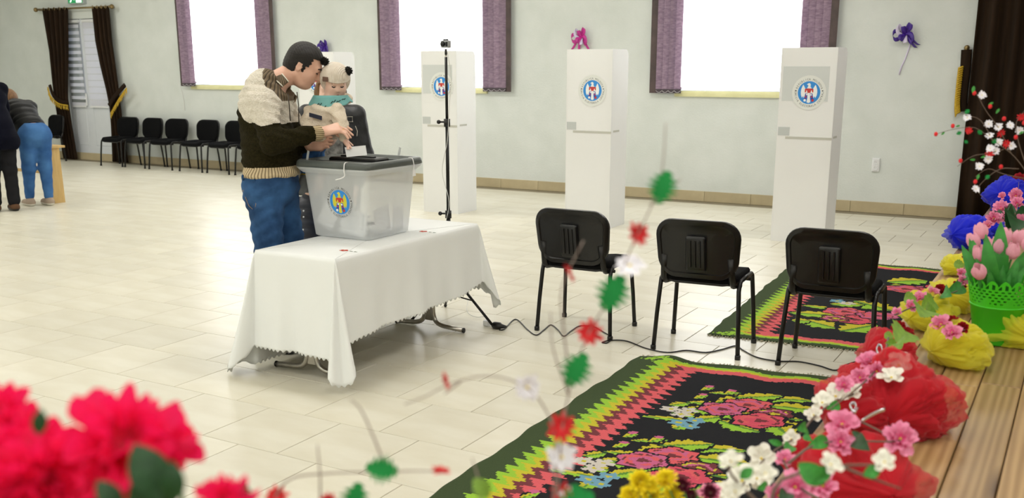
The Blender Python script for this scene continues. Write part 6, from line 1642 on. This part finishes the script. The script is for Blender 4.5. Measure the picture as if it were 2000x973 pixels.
MB().lathe([(.001, hp_ * .58), (lerp(rb, rt, .58), hp_ * .58)], 32, cap=False).build('soil', mat('soil', '#3a2c20', .95), pot)
M_tul = pet('tulip_pink', '#f4bccb', '#eca5bb', .35)
def tulip_mesh():
    b = MB(); prof = [(.02, 0), (.30, .12), (.44, .40), (.46, .70), (.38, 1.0), (.26, 1.22)]; nt = 36
    for i, (r, z) in enumerate(prof):
        for j in range(nt):
            a = 2 * math.pi * j / nt; t = i / 5; lob = abs(math.sin(a * 1.5)); r2 = r * (1 + .10 * t * math.sin(a * 6)); z2 = z - (.34 * (1 - lob) ** 1.5 if i == 5 else .12 * (1 - lob) if i == 4 else 0)
            b.v.append((r2 * math.cos(a), r2 * math.sin(a), z2))
    for i in range(5):
        for j in range(nt): b.f.append((i * nt + j, i * nt + (j + 1) % nt, (i + 1) * nt + (j + 1) % nt, (i + 1) * nt + j)); b.m.append(0)
    b.f.append(tuple(range(nt - 1, -1, -1))); b.m.append(0); return b.mesh('tulip_head', M_tul, True)
tm = tulip_mesh()
tul = empty('tulip_bunch', (pc_.x, pc_.y, ZS + hp_ * .58), 0, 'bunch of pale pink tulips with long green leaves in the green pot', 'flowers')
soil = Vector((pc_.x, pc_.y, ZS + hp_ * .58))
for i, (px, py, dd) in enumerate(((1920, 451, .03), (1907, 470, .0), (1918, 494, -.07), (1950, 483, -.05), (1962, 461, .03), (1986, 463, .05), (1974, 491, -.07), (1916, 528, -.10), (2003, 475, -.02), (1937, 478, .05))):
    c = dp(px, py + 16, pd - .01 + dd); out = (c - soil); d = Vector((out.x * .9, out.y * .9, .16)).normalized(); R = orient(d, i * 1.1); sz = .047
    st_ = twig(tul, [soil + Vector((out.x * .15, out.y * .15, 0)), soil + out * .5 + Vector((0, 0, .02)), c], .0035, M_stg)
    h = link('tulip_head', tm, tul); h.matrix_local = Matrix.Translation(c - Vector(tul.location)) @ (R @ Matrix.Diagonal((sz, sz, sz * .95))).to_4x4()
for i, (px, py, dd, up_) in enumerate(((1894, 462, .0, 1), (1925, 455, -.09, 1), (1955, 434, -.03, 1), (1878, 478, -.02, 1), (1905, 500, -.08, 1), (1990, 500, -.09, 1), (2002, 520, -.1, 1), (1940, 505, -.09, 1), (1960, 515, -.1, 1), (1930, 520, -.1, 1), (1975, 530, -.1, 1), (2005, 490, 0, 1))):
    e = dp(px, py, pd + dd); a = soil + Vector(((e - soil).x * .2, (e - soil).y * .2, 0)); put_leaf(tul, 'tleaf', a, e, w=1.3)

# ---- branch arrangement at the right edge
def felt_branch(label, root, depth, stems, blooms, leaves, buds, size, group, name='felt_flower_branch', sr=.0012, sm=None):
    o = empty(name, root, 0, label, 'flowers', group); rt_ = Vector(root)
    P = lambda p: dp(p[0], p[1], depth + (p[2] if len(p) > 2 else 0))
    for i, s_ in enumerate(stems): twig(o, [P(p) for p in s_], sr, sm or M_stem)
    twig(o, [rt_, rt_.lerp(P(stems[0][0]), .5) + Vector((0, 0, .03)), P(stems[0][0])], sr * 1.5, sm or M_stem)
    for (k, px, py, *sz) in blooms:
        c = P((px, py)); s_ = sz[0] if sz else size; nrm = (-ray(px, py)).normalized() + Vector((RNG.uniform(-.5, .5), RNG.uniform(-.5, .5), RNG.uniform(-.3, .6))); put_bloom(o, k, c, s_, nrm)
    for (k, p, q) in leaves: put_leaf(o, k, P(p), P(q))
    for (px, py) in buds:
        b = MB().sphere((0, 0, 0), size * .42, 8, 6, sc=(1, 1, 1.25)).build('bud', M_frd, o, True); b.location = P((px, py)) - rt_
    return o
DR = 2.75; rootR = gp(2085, 470, ZS)
felt_branch('bare branches with red buds and small white daisies before the stage curtain', rootR + Vector((0, 0, .005)), DR,
    [[(2030, 380), (2000, 330), (1975, 300), (1940, 275), (1905, 250), (1865, 252), (1825, 263)], [(1975, 300), (1950, 250), (1925, 215), (1905, 178)], [(2010, 340), (1990, 280), (1985, 240), (2002, 215)], [(1960, 292), (1930, 300), (1900, 305), (1870, 325)], [(1990, 330), (1955, 330), (1925, 350), (1910, 372), (1930, 395)], [(1940, 275), (1915, 235), (1885, 225)], [(2005, 350), (1960, 340), (1930, 330), (1905, 345)]],
    [('fwhite', 1973, 245), ('fwhite', 1931, 242), ('fwhite', 1950, 248), ('fwhite', 1932, 265), ('fwhite', 1934, 290), ('fwhite', 1950, 278), ('fwhite', 1945, 295), ('fwhite', 1991, 255), ('fwhite', 1918, 186), ('fwhite', 1906, 369), ('fwhite', 1930, 311), ('fwhite', 1975, 285), ('fwhite', 1913, 325), ('fwhite', 1889, 230), ('fred', 1955, 260), ('fred', 1965, 281), ('fred', 1892, 255), ('fred', 1932, 302), ('fred', 1994, 229)],
    [('leaf', (1900, 183), (1902, 168)), ('leaf', (1930, 205), (1940, 200)), ('leaf', (1945, 222), (1952, 212)), ('leaf', (1875, 245), (1866, 248)), ('leaf', (1845, 258), (1838, 264)), ('leaf', (1905, 312), (1894, 312)), ('leaf', (1915, 308), (1925, 305)), ('fleaf', (1938, 272), (1946, 280)), ('fleaf', (1910, 255), (1918, 262)), ('fleaf', (1890, 280), (1884, 274)), ('fleaf', (1885, 222), (1893, 214)), ('fleaf', (1925, 350), (1932, 342)), ('leaf', (1990, 262), (2000, 256)), ('fleaf', (1868, 262), (1878, 258)), ('leaf', (1912, 340), (1908, 352))],
    [(1828, 262), (1861, 246), (1903, 182), (1961, 232), (1876, 314), (1955, 326), (1905, 355), (1891, 258), (1984, 268), (2000, 240), (1934, 208)], .0125, 'felt flower branches')

# ---- foreground branches close to the camera
rootF = Vector((-.42, .78, ZS))
top = rootF + Vector((0, 0, .005)); DF = 1.05
felt_branch('blurred upright branch with red, white and green felt flowers close to us', top, DF,
    [[(1085, 1010), (1092, 930), (1098, 840), (1118, 740), (1150, 650), (1195, 575), (1235, 480), (1280, 385), (1295, 320), (1300, 240)], [(1270, 400), (1330, 350)], [(1115, 750), (1100, 640), (1098, 560), (1140, 470)], [(1110, 770), (1080, 680), (1075, 610)]],
    [('fred', 1245, 458, .0155), ('fwhite', 1230, 519, .0165), ('fred', 1153, 650, .0165), ('fred', 1098, 836, .018), ('fwhite', 1097, 893, .0175), ('fred', 1098, 965, .014), ('fwhite', 1110, 968, .012)],
    [('fleaf', (1282, 398), (1306, 334)), ('fleaf', (1178, 606), (1216, 538)), ('fleaf', (1108, 754), (1144, 690)), ('fleaf', (1140, 985), (1120, 945))], [], .013, 'felt flower branches', sr=.0013, sm=M_stp)
felt_branch('blurred arching branch with a white felt flower and red tips', top + Vector((-.015, 0, 0)), DF,
    [[(1080, 1010), (1085, 860), (1065, 800), (1035, 762), (990, 740), (940, 735), (880, 750), (830, 775), (790, 790)], [(900, 745), (868, 770)]],
    [('fwhite', 1030, 757, .0155)], [], [], .012, 'felt flower branches', sr=.0013, sm=M_stp)
o2 = felt_branch('blurred low branch with green leaves and dark red flower', top + Vector((-.02, -.015, 0)), DF - .05,
    [[(520, 1010), (560, 940), (640, 925), (745, 922), (810, 920), (870, 922)], [(625, 1000), (625, 930), (620, 868)], [(750, 905), (728, 850), (705, 800), (685, 780)], [(940, 990), (935, 940), (922, 895)]],
    [('fred', 540, 972, .014), ('fred', 640, 978, .010)], [('fleaf', (778, 922), (714, 912)), ('fleaf', (684, 1010), (702, 942)), ('lleaf', (955, 970), (925, 935)), ('fleaf', (470, 985), (480, 945)), ('fleaf', (1090, 1000), (1160, 965))], [], .012, 'felt flower branches', sr=.0013, sm=M_stp)
put_bloom(o2, 'fred', dp(862, 922, DF - .05), .012, Vector((.1, .1, 1)))
put_bloom(o2, 'fred', dp(868, 747, DF - .05), .012, _r + Vector((0, 0, .3)))
put_bloom(o2, 'fred', dp(1110, 535, DF - .02), .0125, _r * 1.0 + Vector((0, 0, .5)))

# ---- blurred sprig at the lower right, yellow chrysanthemums at the bottom edge
rs_ = Vector((-.30, 1.15, ZS)); o3 = empty('flower_sprig', rs_, 0, 'blurred white and green sprig close to us at the lower right', 'flowers', 'flower sprigs on the tulle'); DS = 1.35
twig(o3, [rs_, dp(1500, 1000, DS), dp(1560, 925, DS), dp(1640, 910, DS), dp(1725, 908, DS)], .003); twig(o3, [dp(1500, 1000, DS), dp(1430, 930, DS), dp(1425, 900, DS)], .0025); twig(o3, [dp(1640, 910, DS), dp(1690, 930, DS), dp(1760, 955, DS)], .0025)
for (px, py, r) in ((1622, 908, .018), (1728, 903, .018), (1428, 902, .018), (1495, 925, .016), (1436, 960, .016)): put_bloom(o3, 'white', dp(px, py, DS), r)
for (p, q) in (((1560, 905), (1610, 945)), ((1720, 915), (1685, 930)), ((1470, 915), (1445, 935)), ((1580, 935), (1625, 920))): put_leaf(o3, 'leaf', dp(*p, DS), dp(*q, DS), w=1.6)
ym = Vector((-.43, 1.38, ZS)); o4 = empty('chrysanthemum_bunch', ym, 0, 'bunch of yellow and burgundy chrysanthemums at the bottom edge', 'flowers')
for (k, px, py, r) in (('mum', 1250, 940, .022), ('mum', 1300, 938, .022), ('mum', 1232, 968, .02), ('mum', 1275, 968, .022), ('mum', 1315, 968, .02), ('mum', 1268, 948, .018), ('burg', 1333, 948, .015), ('burg', 1388, 962, .016), ('burg', 1350, 968, .014)):
    c = dp(px, py, 1.62); put_bloom(o4, k, c, r); twig(o4, [ym + Vector((0, 0, .01)), ym.lerp(c, .5) + Vector((0, 0, .03)), c], .0025, M_stg)
for (p, q) in (((1290, 985), (1330, 1000)), ((1340, 990), (1365, 965)), ((1240, 990), (1215, 975))): put_leaf(o4, 'leaf', dp(*p, 1.62), dp(*q, 1.62))

# ---- magenta bouquet very close to the camera, lower left
rm = Vector((-.44, .40, ZS))
o5 = empty('azalea_bunch', rm + Vector((0, 0, .005)), 0, 'large blurred magenta blooms with dark green leaves at the lower left', 'flowers'); DM = .72
for (px, py, r, dd) in ((240, 830, .044, 0), (180, 880, .036, .03), (295, 850, .034, .02), (40, 850, .034, .0), (85, 900, .036, -.02), (20, 930, .034, -.03), (5, 770, .024, .02), (200, 950, .034, -.01), (90, 975, .030, 0), (345, 838, .016, .02), (30, 800, .020, .01)):
    c = dp(px, py + 42, DM + dd); put_bloom(o5, 'mag', c, r); twig(o5, [o5.location, Vector(o5.location).lerp(c, .6) + Vector((0, 0, .02)), c], .0025, M_stg)
for (p, q) in (((330, 990), (262, 868)), ((240, 1000), (190, 940)), ((335, 985), (338, 900)), ((75, 850), (80, 798)), ((300, 1000), (285, 880)), ((250, 985), (330, 930))): put_leaf(o5, 'dleaf', dp(*p, DM - .06), dp(*q, DM - .06), w=1.5)
c = dp(440, 985, DM); put_bloom(o5, 'mag', c, .022); put_leaf(o5, 'dleaf', dp(470, 990, DM), dp(478, 945, DM), w=1.6); twig(o5, [o5.location, c], .0025, M_stg)
